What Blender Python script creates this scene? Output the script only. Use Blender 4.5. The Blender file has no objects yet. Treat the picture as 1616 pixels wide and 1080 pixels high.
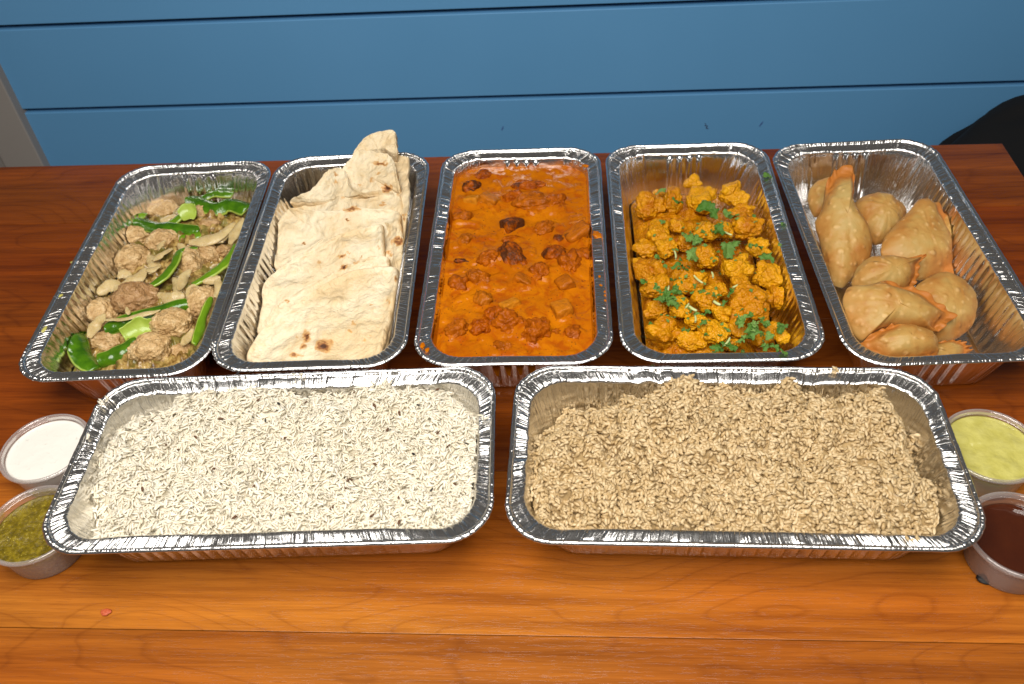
import bpy, bmesh, math, random
import numpy as np
from mathutils import Vector, Matrix

SC = bpy.context.scene
COL = SC.collection
random.seed(4)
R = np.random.default_rng(11)

# ------------------------------------------------------------------ camera
FPX, PITCH, ROLL, CAMZ = 1398.4, 0.77113583, -0.07934896, 0.5656
cp, sp, cr, sr = math.cos(PITCH), math.sin(PITCH), math.cos(ROLL), math.sin(ROLL)
UP0 = Vector((0, sp, cp)); FWD = Vector((0, cp, -sp)); EX = Vector((1, 0, 0))
RIGHT = cr * EX + sr * UP0; UP = -sr * EX + cr * UP0
cam_d = bpy.data.cameras.new('camera'); cam = bpy.data.objects.new('camera', cam_d); COL.objects.link(cam)
cam_d.sensor_width = 36; cam_d.lens = FPX / 1616 * 36; cam_d.clip_start = 0.02; cam_d.clip_end = 100
M = Matrix((RIGHT, UP, -FWD)).transposed().to_4x4(); M.translation = (0, 0, CAMZ); cam.matrix_world = M
cam_d.dof.use_dof = True; cam_d.dof.focus_distance = 0.72; cam_d.dof.aperture_fstop = 12
SC.camera = cam
# ------------------------------------------------------------------ light
SC.view_settings.view_transform = 'Standard'; SC.view_settings.look = 'None'
SC.view_settings.exposure = 0.0; SC.view_settings.gamma = 1
w = bpy.data.worlds.new('World'); SC.world = w; w.use_nodes = True
w.node_tree.nodes['Background'].inputs[0].default_value = (1, .93, .85, 1)
w.node_tree.nodes['Background'].inputs[1].default_value = 0.085
def area(name, loc, target, sx, sy, power, col):
    d = bpy.data.lights.new(name, 'AREA'); d.shape = 'RECTANGLE'; d.size = sx; d.size_y = sy; d.energy = power; d.color = col
    o = bpy.data.objects.new(name, d); COL.objects.link(o); o.location = loc
    o.rotation_euler = (Vector(target) - Vector(loc)).to_track_quat('-Z', 'Y').to_euler(); return o
area('softbox', (-0.08, 0.07, 1.04), (0.0, 0.44, 0.0), 1.0, 0.72, 22.5, (1, .955, .89))
SC.cycles.max_bounces = 8; SC.cycles.transparent_max_bounces = 12
SC.cycles.use_denoising = True

# ------------------------------------------------------------------ geometry helpers
def px_ray(px, py):
    X = (np.asarray(px, float) - 808) / FPX; U = -(np.asarray(py, float) - 540) / FPX
    x = X * cr - U * sr; u = X * sr + U * cr
    return np.stack([x, cp + u * sp, -sp + u * cp], -1)
def at(px, py, z):
    """point of the real place seen at photo position px, py when it lies z above the table"""
    d = px_ray(px, py); t = (np.asarray(z, float) - CAMZ) / d[..., 2]
    q = d * t[..., None]; q[..., 2] += CAMZ; return q
def at_plane(px, py, c, n):
    d = px_ray(px, py); o = np.array([0, 0, CAMZ]); t = ((c - o) @ n) / (d @ n)
    return o + d * t[..., None]
def to_px(P):
    x, y, z = P[..., 0], P[..., 1], P[..., 2] - CAMZ
    d = y * cp - z * sp; u = y * sp + z * cp
    X = x * cr + u * sr; U = -x * sr + u * cr
    return 808 + FPX * X / d, 540 - FPX * U / d
def mpp(P): return (P[1] * cp - (P[2] - CAMZ) * sp) / FPX

def _h(ix, iy, iz, s):
    n = (ix.astype(np.int64) * 374761393 + iy.astype(np.int64) * 668265263 + iz.astype(np.int64) * 2147483647 + s * 974634777) & 0xffffffff
    n = ((n ^ (n >> 13)) * 1274126177) & 0xffffffff
    return ((n ^ (n >> 16)) & 0xffff) / 32767.5 - 1
def vnoise(P, s=0):
    P = np.asarray(P, float); i = np.floor(P).astype(np.int64); f = P - i; f = f * f * f * (f * (f * 6 - 15) + 10)
    r = 0
    for a in (0, 1):
        for b in (0, 1):
            for c in (0, 1):
                wgt = (f[..., 0] if a else 1 - f[..., 0]) * (f[..., 1] if b else 1 - f[..., 1]) * (f[..., 2] if c else 1 - f[..., 2])
                r = r + wgt * _h(i[..., 0] + a, i[..., 1] + b, i[..., 2] + c, s)
    return r
def fbm(P, s=0, o=3):
    r = 0; a = 1
    for k in range(o): r = r + a * vnoise(np.asarray(P) * 2 ** k + 13.7 * k, s + k); a *= .5
    return r
def xy0(x, y): return np.stack([x, y, np.zeros_like(x)], -1)
def sstep(a, b, x):
    t = np.clip((x - a) / (b - a), 0, 1); return t * t * (3 - 2 * t)
def rn1(s, pitch, L, seed):
    """smooth random 1-D noise, periodic over L"""
    n = max(4, int(round(L / pitch))); v = np.random.default_rng(seed).uniform(-1, 1, n)
    t = s / L * n; i = np.floor(t).astype(int); f = t - i; f = f * f * (3 - 2 * f)
    return v[i % n] * (1 - f) + v[(i + 1) % n] * f

def mesh(name, V, faces, mat, smooth=True, attrs=None):
    me = bpy.data.meshes.new(name)
    if not isinstance(faces, (list, tuple)): faces = [faces]
    faces = [np.asarray(f, np.int32) for f in faces if len(f)]
    nl = sum(f.size for f in faces); npol = sum(len(f) for f in faces)
    me.vertices.add(len(V)); me.vertices.foreach_set('co', np.asarray(V, np.float32).ravel())
    me.loops.add(nl); me.loops.foreach_set('vertex_index', np.concatenate([f.ravel() for f in faces]))
    me.polygons.add(npol)
    tot = np.concatenate([np.full(len(f), f.shape[1], np.int32) for f in faces])
    st = np.concatenate([[0], np.cumsum(tot)[:-1]]).astype(np.int32)
    me.polygons.foreach_set('loop_start', st); me.polygons.foreach_set('loop_total', tot)
    me.update(calc_edges=True); me.validate()
    if smooth: me.polygons.foreach_set('use_smooth', np.ones(npol, bool))
    for k, a in (attrs or {}).items():
        a = np.asarray(a, np.float32)
        if a.ndim == 1:
            at_ = me.attributes.new(k, 'FLOAT', 'POINT'); at_.data.foreach_set('value', a)
        else:
            at_ = me.attributes.new(k, 'FLOAT_VECTOR', 'POINT'); at_.data.foreach_set('vector', a.ravel())
    me.materials.append(mat); return me
def link(name, me, parent=None, loc=None, rz=0):
    o = bpy.data.objects.new(name, me); COL.objects.link(o)
    if parent is not None: o.parent = parent
    if loc is not None: o.location = loc
    if rz: o.rotation_euler = (0, 0, rz)
    return o
def tag(o, label, cat, group=None, kind=None):
    o['label'] = label; o['category'] = cat
    if group: o['group'] = group
    if kind: o['kind'] = kind
    return o
def solid(name, V, faces, mat, label=None, cat=None, group=None, attrs=None, smooth=True, kind=None):
    """one mesh thing with its origin at the middle of its base"""
    V = np.asarray(V, float); c = (V.max(0) + V.min(0)) / 2; c[2] = V[:, 2].min()
    o = link(name, mesh(name, V - c, faces, mat, smooth, attrs), None, c.tolist())
    if label: tag(o, label, cat, group, kind)
    return o
def empty(name, loc, rz=0):
    o = bpy.data.objects.new(name, None); COL.objects.link(o); o.location = loc; o.rotation_euler = (0, 0, rz)
    o.empty_display_size = .02; return o
def grid_faces(m, n, closed=True):
    """rings m (rows) x n samples, closed along n"""
    i = np.arange(m - 1)[:, None]; j = np.arange(n if closed else n - 1)[None]; k = (j + 1) % n
    return np.stack([i * n + j, i * n + k, (i + 1) * n + k, (i + 1) * n + j], -1).reshape(-1, 4)
_ico = {}
def ico(sub):
    if sub not in _ico:
        bm = bmesh.new(); bmesh.ops.create_icosphere(bm, subdivisions=sub, radius=1)
        bm.verts.ensure_lookup_table()
        _ico[sub] = (np.array([v.co[:] for v in bm.verts]), np.array([[v.index for v in f.verts] for f in bm.faces])); bm.free()
    return _ico[sub]
def rotm(a, b, c):
    return np.array(Matrix.Rotation(c, 3, 'Z') @ Matrix.Rotation(b, 3, 'Y') @ Matrix.Rotation(a, 3, 'X'))
def catmull(P, n):
    P = np.asarray(P, float); Q = np.vstack([2 * P[0] - P[1], P, 2 * P[-1] - P[-2]])
    t = np.linspace(0, len(P) - 1 - 1e-9, n); i = t.astype(int); f = (t - i)[:, None]
    a, b, c, d = Q[i], Q[i + 1], Q[i + 2], Q[i + 3]
    return .5 * (2 * b + (c - a) * f + (2 * a - 5 * b + 4 * c - d) * f ** 2 + (3 * b - a - 3 * c + d) * f ** 3)
def closed_curve(P, n):
    P = np.asarray(P, float); m = len(P); Q = np.vstack([P[-1:], P, P[:2]])
    t = np.linspace(0, m, n, endpoint=False); i = t.astype(int); f = (t - i)[:, None]
    a, b, c, d = Q[i], Q[i + 1], Q[i + 2], Q[i + 3]
    cat = .5 * (2 * b + (c - a) * f + (2 * a - 5 * b + 4 * c - d) * f ** 2 + (3 * b - a - 3 * c + d) * f ** 3)
    return .5 * cat + .5 * (b * (1 - f) + c * f)
def box(x0, x1, y0, y1, z0, z1, bev=0.0):
    bm = bmesh.new(); bmesh.ops.create_cube(bm, size=1)
    for v in bm.verts: v.co = ((x0 + x1) / 2 + v.co.x * (x1 - x0), (y0 + y1) / 2 + v.co.y * (y1 - y0), (z0 + z1) / 2 + v.co.z * (z1 - z0))
    if bev: bmesh.ops.bevel(bm, geom=bm.edges[:], offset=bev, segments=2, affect='EDGES', profile=.5)
    return bm
def bm_obj(name, bm, mat, parent=None, smooth=False):
    me = bpy.data.meshes.new(name); bm.to_mesh(me); bm.free(); me.materials.append(mat)
    if smooth: me.polygons.foreach_set('use_smooth', np.ones(len(me.polygons), bool))
    return link(name, me, parent)

# ------------------------------------------------------------------ material helpers
class NT:
    def __init__(s, name):
        s.m = bpy.data.materials.new(name); s.m.use_nodes = True; s.t = s.m.node_tree
        s.b = s.t.nodes['Principled BSDF']; s.out = s.t.nodes['Material Output']
    def n(s, typ, ins=None, **kw):
        nd = s.t.nodes.new(typ)
        for k, v in kw.items(): setattr(nd, k, v)
        for k, v in (ins or {}).items(): s.set(nd.inputs[k], v)
        return nd
    def set(s, sock, v):
        if isinstance(v, bpy.types.NodeSocket): s.t.links.new(v, sock)
        elif isinstance(v, tuple) and len(v) == 3 and sock.type == 'RGBA': sock.default_value = (*v, 1)
        else: sock.default_value = v
    def P(s, **kw):
        for k, v in kw.items(): s.set(s.b.inputs[k.replace('_', ' ')], v)
    def co(s, kind='Object'): return s.n('ShaderNodeTexCoord').outputs[kind]
    def mp(s, vec, scale=(1, 1, 1), loc=(0, 0, 0)): return s.n('ShaderNodeMapping', {'Vector': vec, 'Scale': scale, 'Location': loc}).outputs[0]
    def noise(s, vec, scale=5, detail=3, rough=.55, dist=0, out=0): return s.n('ShaderNodeTexNoise', {'Vector': vec, 'Scale': scale, 'Detail': detail, 'Roughness': rough, 'Distortion': dist}).outputs[out]
    def vor(s, vec, scale, feature='F1', out=0): return s.n('ShaderNodeTexVoronoi', {'Vector': vec, 'Scale': scale}, feature=feature).outputs[out]
    def math(s, op, a, b=0.0, c=0.0, clamp=False):
        nd = s.n('ShaderNodeMath', {0: a, 1: b, 2: c}, operation=op); nd.use_clamp = clamp; return nd.outputs[0]
    def ramp(s, f, *stops):
        nd = s.n('ShaderNodeValToRGB', {0: f}); e = nd.color_ramp.elements
        while len(e) < len(stops): e.new(.5)
        for k, (p, c) in enumerate(stops): e[k].position = p; e[k].color = (*c, 1) if not isinstance(c, (int, float)) else (c, c, c, 1)
        return nd.outputs[0]
    def mix(s, f, a, b, mode='MIX'):
        nd = s.n('ShaderNodeMix', data_type='RGBA', blend_type=mode); s.set(nd.inputs[0], f); s.set(nd.inputs[6], a); s.set(nd.inputs[7], b); return nd.outputs[2]
    def attr(s, name, typ='GEOMETRY', out='Fac'): return s.n('ShaderNodeAttribute', attribute_name=name, attribute_type=typ).outputs[out]
    def bump(s, h, dist=.001, strength=1.0, normal=None):
        i = {'Height': h, 'Distance': dist, 'Strength': strength}
        if normal is not None: i['Normal'] = normal
        return s.n('ShaderNodeBump', i).outputs[0]
MAT = {}
def foil_mat(name, rough, seed, crease):
    k = NT(name); uv = k.attr('puv', out='Vector'); cwt = k.n('ShaderNodeSeparateXYZ', {0: uv}).outputs[2]
    warp = k.noise(k.mp(uv, (60, 90, 0), (seed, 0, 0)), 1, 2, .5)
    uvw = k.n('ShaderNodeVectorMath', {0: uv, 1: k.n('ShaderNodeCombineXYZ', {0: k.math('MULTIPLY', warp, .004)}).outputs[0]}, operation='ADD').outputs[0]
    fine = k.noise(k.mp(uvw, (1100, 50, 0), (seed, 0, 0)), 1, 2, .6)
    mid = k.noise(k.mp(uvw, (380, 24, 0), (seed, 3, 0)), 1, 1.5, .5, .3)
    cre = k.ramp(k.noise(k.mp(uvw, (300, 9, 0), (seed, 5, 0)), 1, 2, .5), (.36, 0.0), (.47, 1.0), (.53, 1.0), (.60, .35))
    big = k.noise(k.mp(uv, (45, 40, 0), (seed, 7, 0)), 1, 2, .5)
    amt = k.math('ADD', k.math('MULTIPLY', cwt, .75), .25)
    h = k.math('MULTIPLY', k.math('ADD', k.math('MULTIPLY', fine, .35), k.math('ADD', k.math('MULTIPLY', mid, .9), k.math('MULTIPLY', cre, crease))), amt)
    h = k.math('ADD', h, k.math('MULTIPLY', big, 1.0))
    k.P(Base_Color=(.86, .85, .84), Metallic=1.0, Roughness=rough, Normal=k.bump(h, .00075, 1.0)); return k.m
MAT['foil'] = foil_mat('crinkled_foil', .15, 1.0, .35)
MAT['rimfoil'] = foil_mat('crimped_rim_foil', .19, 5.0, .8)

def wood():
    k = NT('oiled_table_wood'); co = k.co('Object'); tone = k.attr('tone', 'OBJECT'); off = k.attr('offset', 'OBJECT'); fig = k.attr('figure', 'OBJECT')
    sh = k.n('ShaderNodeCombineXYZ', {0: off, 1: k.math('MULTIPLY', off, 3.1), 2: off}).outputs[0]
    v = k.n('ShaderNodeVectorMath', {0: co, 1: sh}, operation='ADD').outputs[0]
    field = k.noise(k.mp(v, (2.6, 9.0, 1)), 1, 1.6, .45, .25)
    wob = k.noise(k.mp(v, (9, 60, 1)), 1, 2, .5)
    ph = k.math('ADD', k.math('MULTIPLY', field, k.math('ADD', k.math('MULTIPLY', fig, 20.0), 14.0)), k.math('MULTIPLY', wob, .55))
    saw = k.math('FRACT', ph)
    line = k.ramp(saw, (0, .25), (.06, .8), (.5, 1.0), (.9, .88), (1, .3))
    streak = k.noise(k.mp(v, (5, 150, 1)), 1, 4, .65, .3)
    fine = k.noise(k.mp(v, (26, 900, 1)), 1, 3, .6)
    pore = k.ramp(k.noise(k.mp(v, (70, 1500, 1)), 1, 1, .5), (.30, 0.0), (.40, 1.0))
    broad = k.noise(k.mp(v, (1.3, 26, 1)), 1, 2, .6)
    light = k.mix(tone, (.25, .050, .0035), (.52, .185, .022))
    dark = k.mix(tone, (.055, .008, .0015), (.18, .045, .005))
    f = k.math('ADD', k.math('MULTIPLY', k.ramp(streak, (.30, 0.0), (.62, 1.0)), .45), k.math('MULTIPLY', k.ramp(broad, (.30, 0.0), (.60, 1.0)), .55))
    f = k.math('MULTIPLY', f, k.math('ADD', k.math('MULTIPLY', line, .5), .5))
    f = k.math('MULTIPLY', f, k.math('ADD', k.math('MULTIPLY', pore, .22), .78))
    f = k.math('ADD', f, k.math('MULTIPLY', k.math('SUBTRACT', fine, .5), .6), clamp=True)
    col = k.mix(f, dark, light)
    blot = k.noise(k.mp(v, (3, 7, 1)), 1, 2, .5)
    col = k.mix(k.ramp(blot, (.4, 0.0), (.7, .55)), col, k.mix(1.0, col, (1.0, .62, .36), 'MULTIPLY'))
    k.P(Base_Color=col, Roughness=k.math('ADD', k.math('MULTIPLY', fine, .10), .20), Specular_IOR_Level=.35,
        Normal=k.bump(k.math('ADD', k.math('MULTIPLY', pore, .5), k.math('MULTIPLY', fine, .5)), .00025, .5)); return k.m
MAT['wood'] = wood()
def paint(name, c, c2, rough):
    k = NT(name); co = k.co('Object')
    n1 = k.noise(co, 3, 3); n2 = k.noise(k.mp(co, (160, 420, 420)), 1, 2)
    k.P(Base_Color=k.mix(k.ramp(n1, (.35, 0.0), (.7, 1.0)), c, c2), Roughness=k.math('ADD', k.math('MULTIPLY', n1, .12), rough), Normal=k.bump(n2, .0004, .25)); return k.m
MAT['blue'] = paint('blue_wall_paint', (.098, .290, .535), (.106, .305, .56), .5)
MAT['white'] = paint('shaded_white_trim_paint', (.26, .235, .215), (.29, .265, .245), .5)  # white trim darkened to grey: corner shade and vignetting put into the colour
MAT['gap'] = paint('dark_groove', (.012, .02, .03), (.015, .025, .035), .8)
MAT['scuff'] = paint('wall_scuff', (.02, .03, .06), (.04, .05, .12), .7)
MAT['faint'] = paint('faint_scuff', (.06, .14, .36), (.05, .12, .34), .7)
def cloth():
    k = NT('black_cloth'); co = k.co('Object'); n = k.noise(co, 900, 2)
    k.P(Base_Color=(.0045, .0045, .005), Roughness=.9, Normal=k.bump(n, .001, .4)); k.b.inputs['Specular IOR Level'].default_value = .25; return k.m
MAT['cloth'] = cloth()
def food(name, fn):
    k = NT(name); fn(k, k.co('Object')); MAT[name] = k.m
def m_meat(k, co):
    t = k.attr('tone', 'OBJECT')
    a = k.noise(co, 130, 4, .6); b = k.noise(co, 420, 3, .6); v = k.vor(co, 380)
    c = k.ramp(a, (.26, (.20, .09, .03)), (.38, (.46, .275, .105)), (.52, (.60, .39, .17)), (.68, (.76, .56, .30)))
    c = k.mix(k.ramp(b, (.55, 0.0), (.72, .55)), c, (.55, .36, .16))
    c = k.mix(k.ramp(v, (.0, .5), (.22, 0.0)), c, (.10, .045, .02))
    c = k.mix(k.math('MULTIPLY', t, .7), c, k.mix(1.0, c, (.55, .40, .33), 'MULTIPLY'))
    h = k.math('ADD', k.math('MULTIPLY', a, 1.3), k.math('ADD', k.math('MULTIPLY', b, .9), k.math('MULTIPLY', v, .5)))
    k.P(Base_Color=c, Roughness=.42, Normal=k.bump(h, .0022, .9), Coat_Weight=.1, Coat_Roughness=.15)
food('cooked_meat', m_meat)
def m_pepper(k, co):
    i = k.attr('inner'); a = k.noise(co, 90, 3); t = k.attr('tone', 'OBJECT')
    skin = k.mix(k.ramp(a, (.35, 0.0), (.7, 1.0)), (.026, .098, .0015), (.075, .195, .003))
    skin = k.mix(t, skin, (.17, .31, .010))
    fl = k.mix(a, (.24, .38, .025), (.46, .54, .10))
    k.P(Base_Color=k.mix(i, skin, fl), Roughness=k.math('ADD', k.math('MULTIPLY', i, .2), .2), Normal=k.bump(k.noise(co, 220, 2), .0012, .45), Coat_Weight=.3, Coat_Roughness=.08)
food('green_pepper', m_pepper)
def m_onion(k, co):
    a = k.noise(co, 120, 3); st = k.noise(k.mp(k.attr('puv', out='Vector'), (30, 900, 1)), 1, 2)
    c = k.mix(k.ramp(a, (.3, 0.0), (.7, 1.0)), (.58, .37, .11), (.80, .60, .27)); c = k.mix(k.ramp(st, (.46, 0.0), (.62, .75)), c, (.90, .76, .48))
    k.P(Base_Color=c, Roughness=.24, Subsurface_Weight=.25, Subsurface_Radius=(.004, .003, .0015), Subsurface_Scale=1.0, Normal=k.bump(st, .0006, .6), Coat_Weight=.4, Coat_Roughness=.08, Alpha=.72)
food('fried_onion', m_onion)
def m_bed(k, co):
    a = k.noise(co, 150, 3); b = k.noise(co, 60, 2)
    c = k.ramp(a, (.3, (.07, .032, .006)), (.46, (.24, .135, .035)), (.60, (.48, .33, .11)))
    c = k.mix(k.ramp(b, (.5, 0.0), (.65, .7)), c, (.13, .13, .02))
    k.P(Base_Color=c, Roughness=.22, Normal=k.bump(a, .002, .7))
food('onion_juices', m_bed)
def m_naan(k, co):
    ch = k.attr('char'); a = k.noise(co, 28, 3, .5); b = k.noise(co, 75, 3, .55); c3 = k.noise(co, 320, 3, .6)
    c = k.mix(k.ramp(a, (.38, 0.0), (.62, 1.0)), (.78, .67, .47), (.68, .52, .30))
    c = k.mix(k.ramp(b, (.56, 0.0), (.72, .7)), c, (.68, .48, .24))
    c = k.mix(k.ramp(c3, (.62, 0.0), (.75, .25)), c, (.84, .75, .59))
    e = k.math('ADD', ch, k.math('MULTIPLY', k.math('SUBTRACT', k.noise(co, 420, 3, .65), .5), k.math('MULTIPLY', ch, 1.5)))
    c = k.mix(k.ramp(e, (.12, 0.0), (.32, .8)), c, (.58, .29, .075)); c = k.mix(k.ramp(e, (.40, 0.0), (.62, .9)), c, (.25, .085, .02)); c = k.mix(k.ramp(e, (.72, 0.0), (.95, .9)), c, (.05, .015, .006))
    c = k.mix(k.math('MULTIPLY', k.attr('edge'), .9, clamp=True), c, (.52, .32, .13))
    h = k.math('ADD', k.math('MULTIPLY', b, 1.6), k.math('ADD', k.math('MULTIPLY', a, 1.6), k.math('MULTIPLY', c3, .25)))
    k.P(Base_Color=c, Roughness=.62, Normal=k.bump(h, .0046, .8), Subsurface_Weight=.05, Subsurface_Radius=(.006, .004, .002), Subsurface_Scale=1.0)
food('flatbread', m_naan)
def m_sauce(k, co):
    a = k.noise(co, 26, 3); b = k.noise(co, 140, 3, .6); v = k.vor(co, 330)
    c = k.mix(k.ramp(a, (.32, 0.0), (.68, 1.0)), (.40, .102, .0013), (.52, .156, .0018))
    c = k.mix(k.ramp(k.noise(co, 75, 4, .65, .8), (.47, 0.0), (.64, .8)), c, (.34, .062, .002))
    sel = k.math('MULTIPLY', k.ramp(v, (.14, 1.0), (.22, 0.0)), k.ramp(k.noise(co, 210, 1), (.50, 0.0), (.56, 1.0)))
    c = k.mix(k.math('MULTIPLY', sel, .85), c, (.05, .022, .008))
    k.P(Base_Color=c, Roughness=k.math('ADD', k.math('MULTIPLY', b, .10), .13), Normal=k.bump(k.math('ADD', k.noise(co, 95, 4, .6), k.math('MULTIPLY', b, .6)), .0015, .8), Specular_IOR_Level=.17)
food('orange_curry', m_sauce)
def m_chunk(k, co):
    ch = k.attr('char', 'OBJECT'); li = k.attr('tone', 'OBJECT')
    a = k.noise(co, 120, 4, .6); b = k.noise(co, 330, 3, .6)
    c = k.mix(k.ramp(a, (.35, 0.0), (.68, 1.0)), (.20, .034, .0012), (.44, .100, .002))
    c = k.mix(k.ramp(b, (.55, 0.0), (.75, .5)), c, (.34, .06, .006))
    c = k.mix(k.math('MULTIPLY', li, .7), c, (.62, .24, .012))
    n = k.noise(co, 75, 5, .72, .4); thr = k.math('SUBTRACT', k.math('ADD', n, k.math('MULTIPLY', ch, .34)), .72)
    f = k.math('MULTIPLY', thr, 9.0, clamp=True)
    c = k.mix(k.math('MULTIPLY', f, .9), c, (.055, .020, .008))
    k.P(Base_Color=c, Roughness=.2, Specular_IOR_Level=.12, Normal=k.bump(k.math('ADD', k.math('MULTIPLY', a, 1.4), b), .0014, .8))
food('sauced_chunk', m_chunk)
def m_flor(k, co):
    t = k.attr('tone', 'OBJECT'); a = k.noise(co, 70, 3, .6); b = k.noise(co, 320, 3, .65); v = k.vor(co, 420)
    c = k.mix(k.ramp(a, (.32, 0.0), (.66, 1.0)), (.44, .14, .002), (.70, .325, .004))
    c = k.mix(k.math('MULTIPLY', k.n('ShaderNodeObjectInfo').outputs['Random'], .6), c, (.80, .42, .008))
    c = k.mix(k.math('MULTIPLY', t, .75), c, k.mix(1.0, c, (.66, .44, .6), 'MULTIPLY'))
    c = k.mix(k.ramp(b, (.55, 0.0), (.75, .5)), c, (.42, .11, .003))
    k.P(Base_Color=c, Roughness=.26, Specular_IOR_Level=.22, Normal=k.bump(k.math('ADD', k.math('MULTIPLY', v, -.8), b), .0015, .9))
food('spiced_cauliflower', m_flor)
def m_leaf(k, co):
    t = k.attr('tone', 'OBJECT'); a = k.noise(co, 260, 3)
    c = k.mix(a, (.028, .105, .006), (.095, .235, .018)); c = k.mix(t, c, (.26, .42, .10))
    k.P(Base_Color=c, Roughness=.42, Normal=k.bump(k.noise(co, 420, 2), .0006, .6))
food('cilantro_leaf', m_leaf)
def m_stem(k, co): k.P(Base_Color=k.mix(k.noise(co, 300, 2), (.38, .48, .13), (.70, .74, .42)), Roughness=.35)
food('pale_stem', m_stem)
def m_samosa(k, co):
    e = k.attr('edge'); a = k.noise(co, 42, 3, .55); b = k.noise(co, 210, 3, .6); v = k.vor(co, 150, 'SMOOTH_F1')
    c = k.ramp(k.noise(co, 26, 3, .6), (.32, (.46, .32, .11)), (.46, (.47, .275, .075)), (.58, (.41, .19, .042)), (.72, (.28, .105, .022)))
    c = k.mix(k.ramp(v, (.12, .5), (.30, 0.0)), c, (.70, .46, .19))
    c = k.mix(k.math('MULTIPLY', k.math('ADD', e, k.math('SUBTRACT', a, .55)), 1.0, clamp=True), c, (.45, .155, .024))
    c = k.mix(k.ramp(b, (.62, 0.0), (.8, .45)), c, (.30, .11, .025))
    h = k.math('ADD', k.math('MULTIPLY', k.ramp(v, (.1, 1.0), (.45, 0.0)), k.math('MULTIPLY', k.ramp(k.noise(co, 55, 2), (.42, 0.0), (.62, 1.0)), .9)), k.math('ADD', k.math('MULTIPLY', a, .6), k.math('MULTIPLY', b, .35)))
    k.P(Base_Color=c, Roughness=.52, Specular_IOR_Level=.35, Normal=k.bump(h, .0016, .75))
food('fried_pastry', m_samosa)
def rice_mat(name, lo, hi):
    k = NT(name); co = k.co('Object'); r = k.attr('rnd'); a = k.noise(co, 60, 2)
    c = k.mix(r, lo, hi); c = k.mix(k.ramp(a, (.4, 0.0), (.7, .3)), c, lo)
    k.P(Base_Color=c, Roughness=.38)
    tr = k.n('ShaderNodeBsdfTranslucent', {'Color': c})
    mx = k.n('ShaderNodeMixShader', {0: .22, 1: k.b.outputs[0], 2: tr.outputs[0]}); k.t.links.new(mx.outputs[0], k.out.inputs[0]); MAT[name] = k.m
rice_mat('white_rice', (.90, .82, .64), (.97, .93, .82)); rice_mat('brown_rice', (.59, .41, .19), (.82, .65, .39))
def plain(name, c, rough, c2=None, sc=200, bump=0.0, coat=0.0):
    k = NT(name); co = k.co('Object'); n = k.noise(co, sc, 3)
    k.P(Base_Color=k.mix(k.ramp(n, (.35, 0.0), (.68, 1.0)), c, c2 or c), Roughness=rough, Coat_Weight=coat)
    if bump: k.P(Normal=k.bump(n, bump, .7))
    MAT[name] = k.m
plain('cumin', (.06, .022, .008), .6, (.16, .065, .02), 900)
plain('char_seed', (.012, .010, .010), .6)
plain('yellow_herb_sauce', (.47, .43, .10), .3, (.55, .51, .15), 110, .0022)
plain('brown_sauce', (.045, .0085, .0025), .09, (.06, .012, .003), 40, .0005, .5)
plain('crumb', (.45, .07, .02), .5, (.55, .12, .04), 600, .001)
def m_raita(k, co):
    n = k.noise(co, 210, 3, .6, .5); st = k.noise(k.mp(co, (90, 300, 90)), 1, 3, .6)
    c = k.mix(k.ramp(n, (.62, 0.0), (.74, .5)), (.78, .75, .69), (.46, .48, .42)); c = k.mix(k.ramp(st, (.66, 0.0), (.78, .3)), c, (.45, .5, .42))
    k.P(Base_Color=c, Roughness=.25, Normal=k.bump(n, .0006, .4))
food('yogurt_sauce', m_raita)
def m_green(k, co):
    n = k.noise(co, 260, 4, .65); v = k.vor(co, 300)
    c = k.ramp(n, (.3, (.075, .055, .002)), (.5, (.155, .11, .004)), (.68, (.27, .20, .010)))
    c = k.mix(k.ramp(v, (.08, .8), (.16, 0.0)), c, (.50, .42, .06))
    k.P(Base_Color=c, Roughness=.2, Normal=k.bump(n, .0022, .7))
food('green_chutney', m_green)
def m_plastic():
    k = NT('clear_plastic'); g = k.n('ShaderNodeBsdfGlossy', {'Color': (1, 1, 1), 'Roughness': .08}); tr = k.n('ShaderNodeBsdfTransparent', {'Color': (.95, .93, .92)})
    df = k.n('ShaderNodeBsdfDiffuse', {'Color': (.75, .70, .68)}); lw = k.n('ShaderNodeLayerWeight', {'Blend': .35})
    m1 = k.n('ShaderNodeMixShader', {0: k.math('ADD', k.math('MULTIPLY', lw.outputs['Facing'], .45), .10, clamp=True), 1: tr.outputs[0], 2: df.outputs[0]})
    m2 = k.n('ShaderNodeMixShader', {0: k.math('ADD', k.math('MULTIPLY', lw.outputs['Fresnel'], .5), .05, clamp=True), 1: m1.outputs[0], 2: g.outputs[0]})
    k.t.links.new(m2.outputs[0], k.out.inputs[0]); return k.m
MAT['plastic'] = m_plastic()

# ------------------------------------------------------------------ table and wall
TH = math.atan2(0.84 - 0.96, 0.565 + 0.606)
FARC = np.array([0.5665, 0.8385])          # far right corner of the table top
TT = np.array([math.cos(TH), math.sin(TH)]); NN = np.array([-math.sin(TH), math.cos(TH)])
table = empty('table', (*FARC, 0), TH); tag(table, 'reddish brown wooden plank table under all the foil trays', 'table')
seams = [0, -.118, -.286, -.46, -.6, -.742, -.9]
tones = [.14, .08, .16, .95, .62, .6, .5]; figs = [.2, .1, .2, 1.0, .12, .2, .2]; offs = [3.1, 7.7, 12.9, 23.75, 31.2, 37.0, 41.0]
for a in range(len(seams) - 1):
    bm = box(-1.62, 0, seams[a + 1] + .0003, seams[a] - .0003, -.036, 0, .0003)
    o = bm_obj('plank', bm, MAT['wood'], table); o['tone'] = tones[a]; o['offset'] = offs[a]; o['figure'] = figs[a]
WALLD = .25
wo = FARC + NN * WALLD
wall = empty('wall', (wo[0], wo[1], 0), TH); tag(wall, 'blue painted shiplap board wall behind the table', 'wall')
zs = -.064
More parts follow.
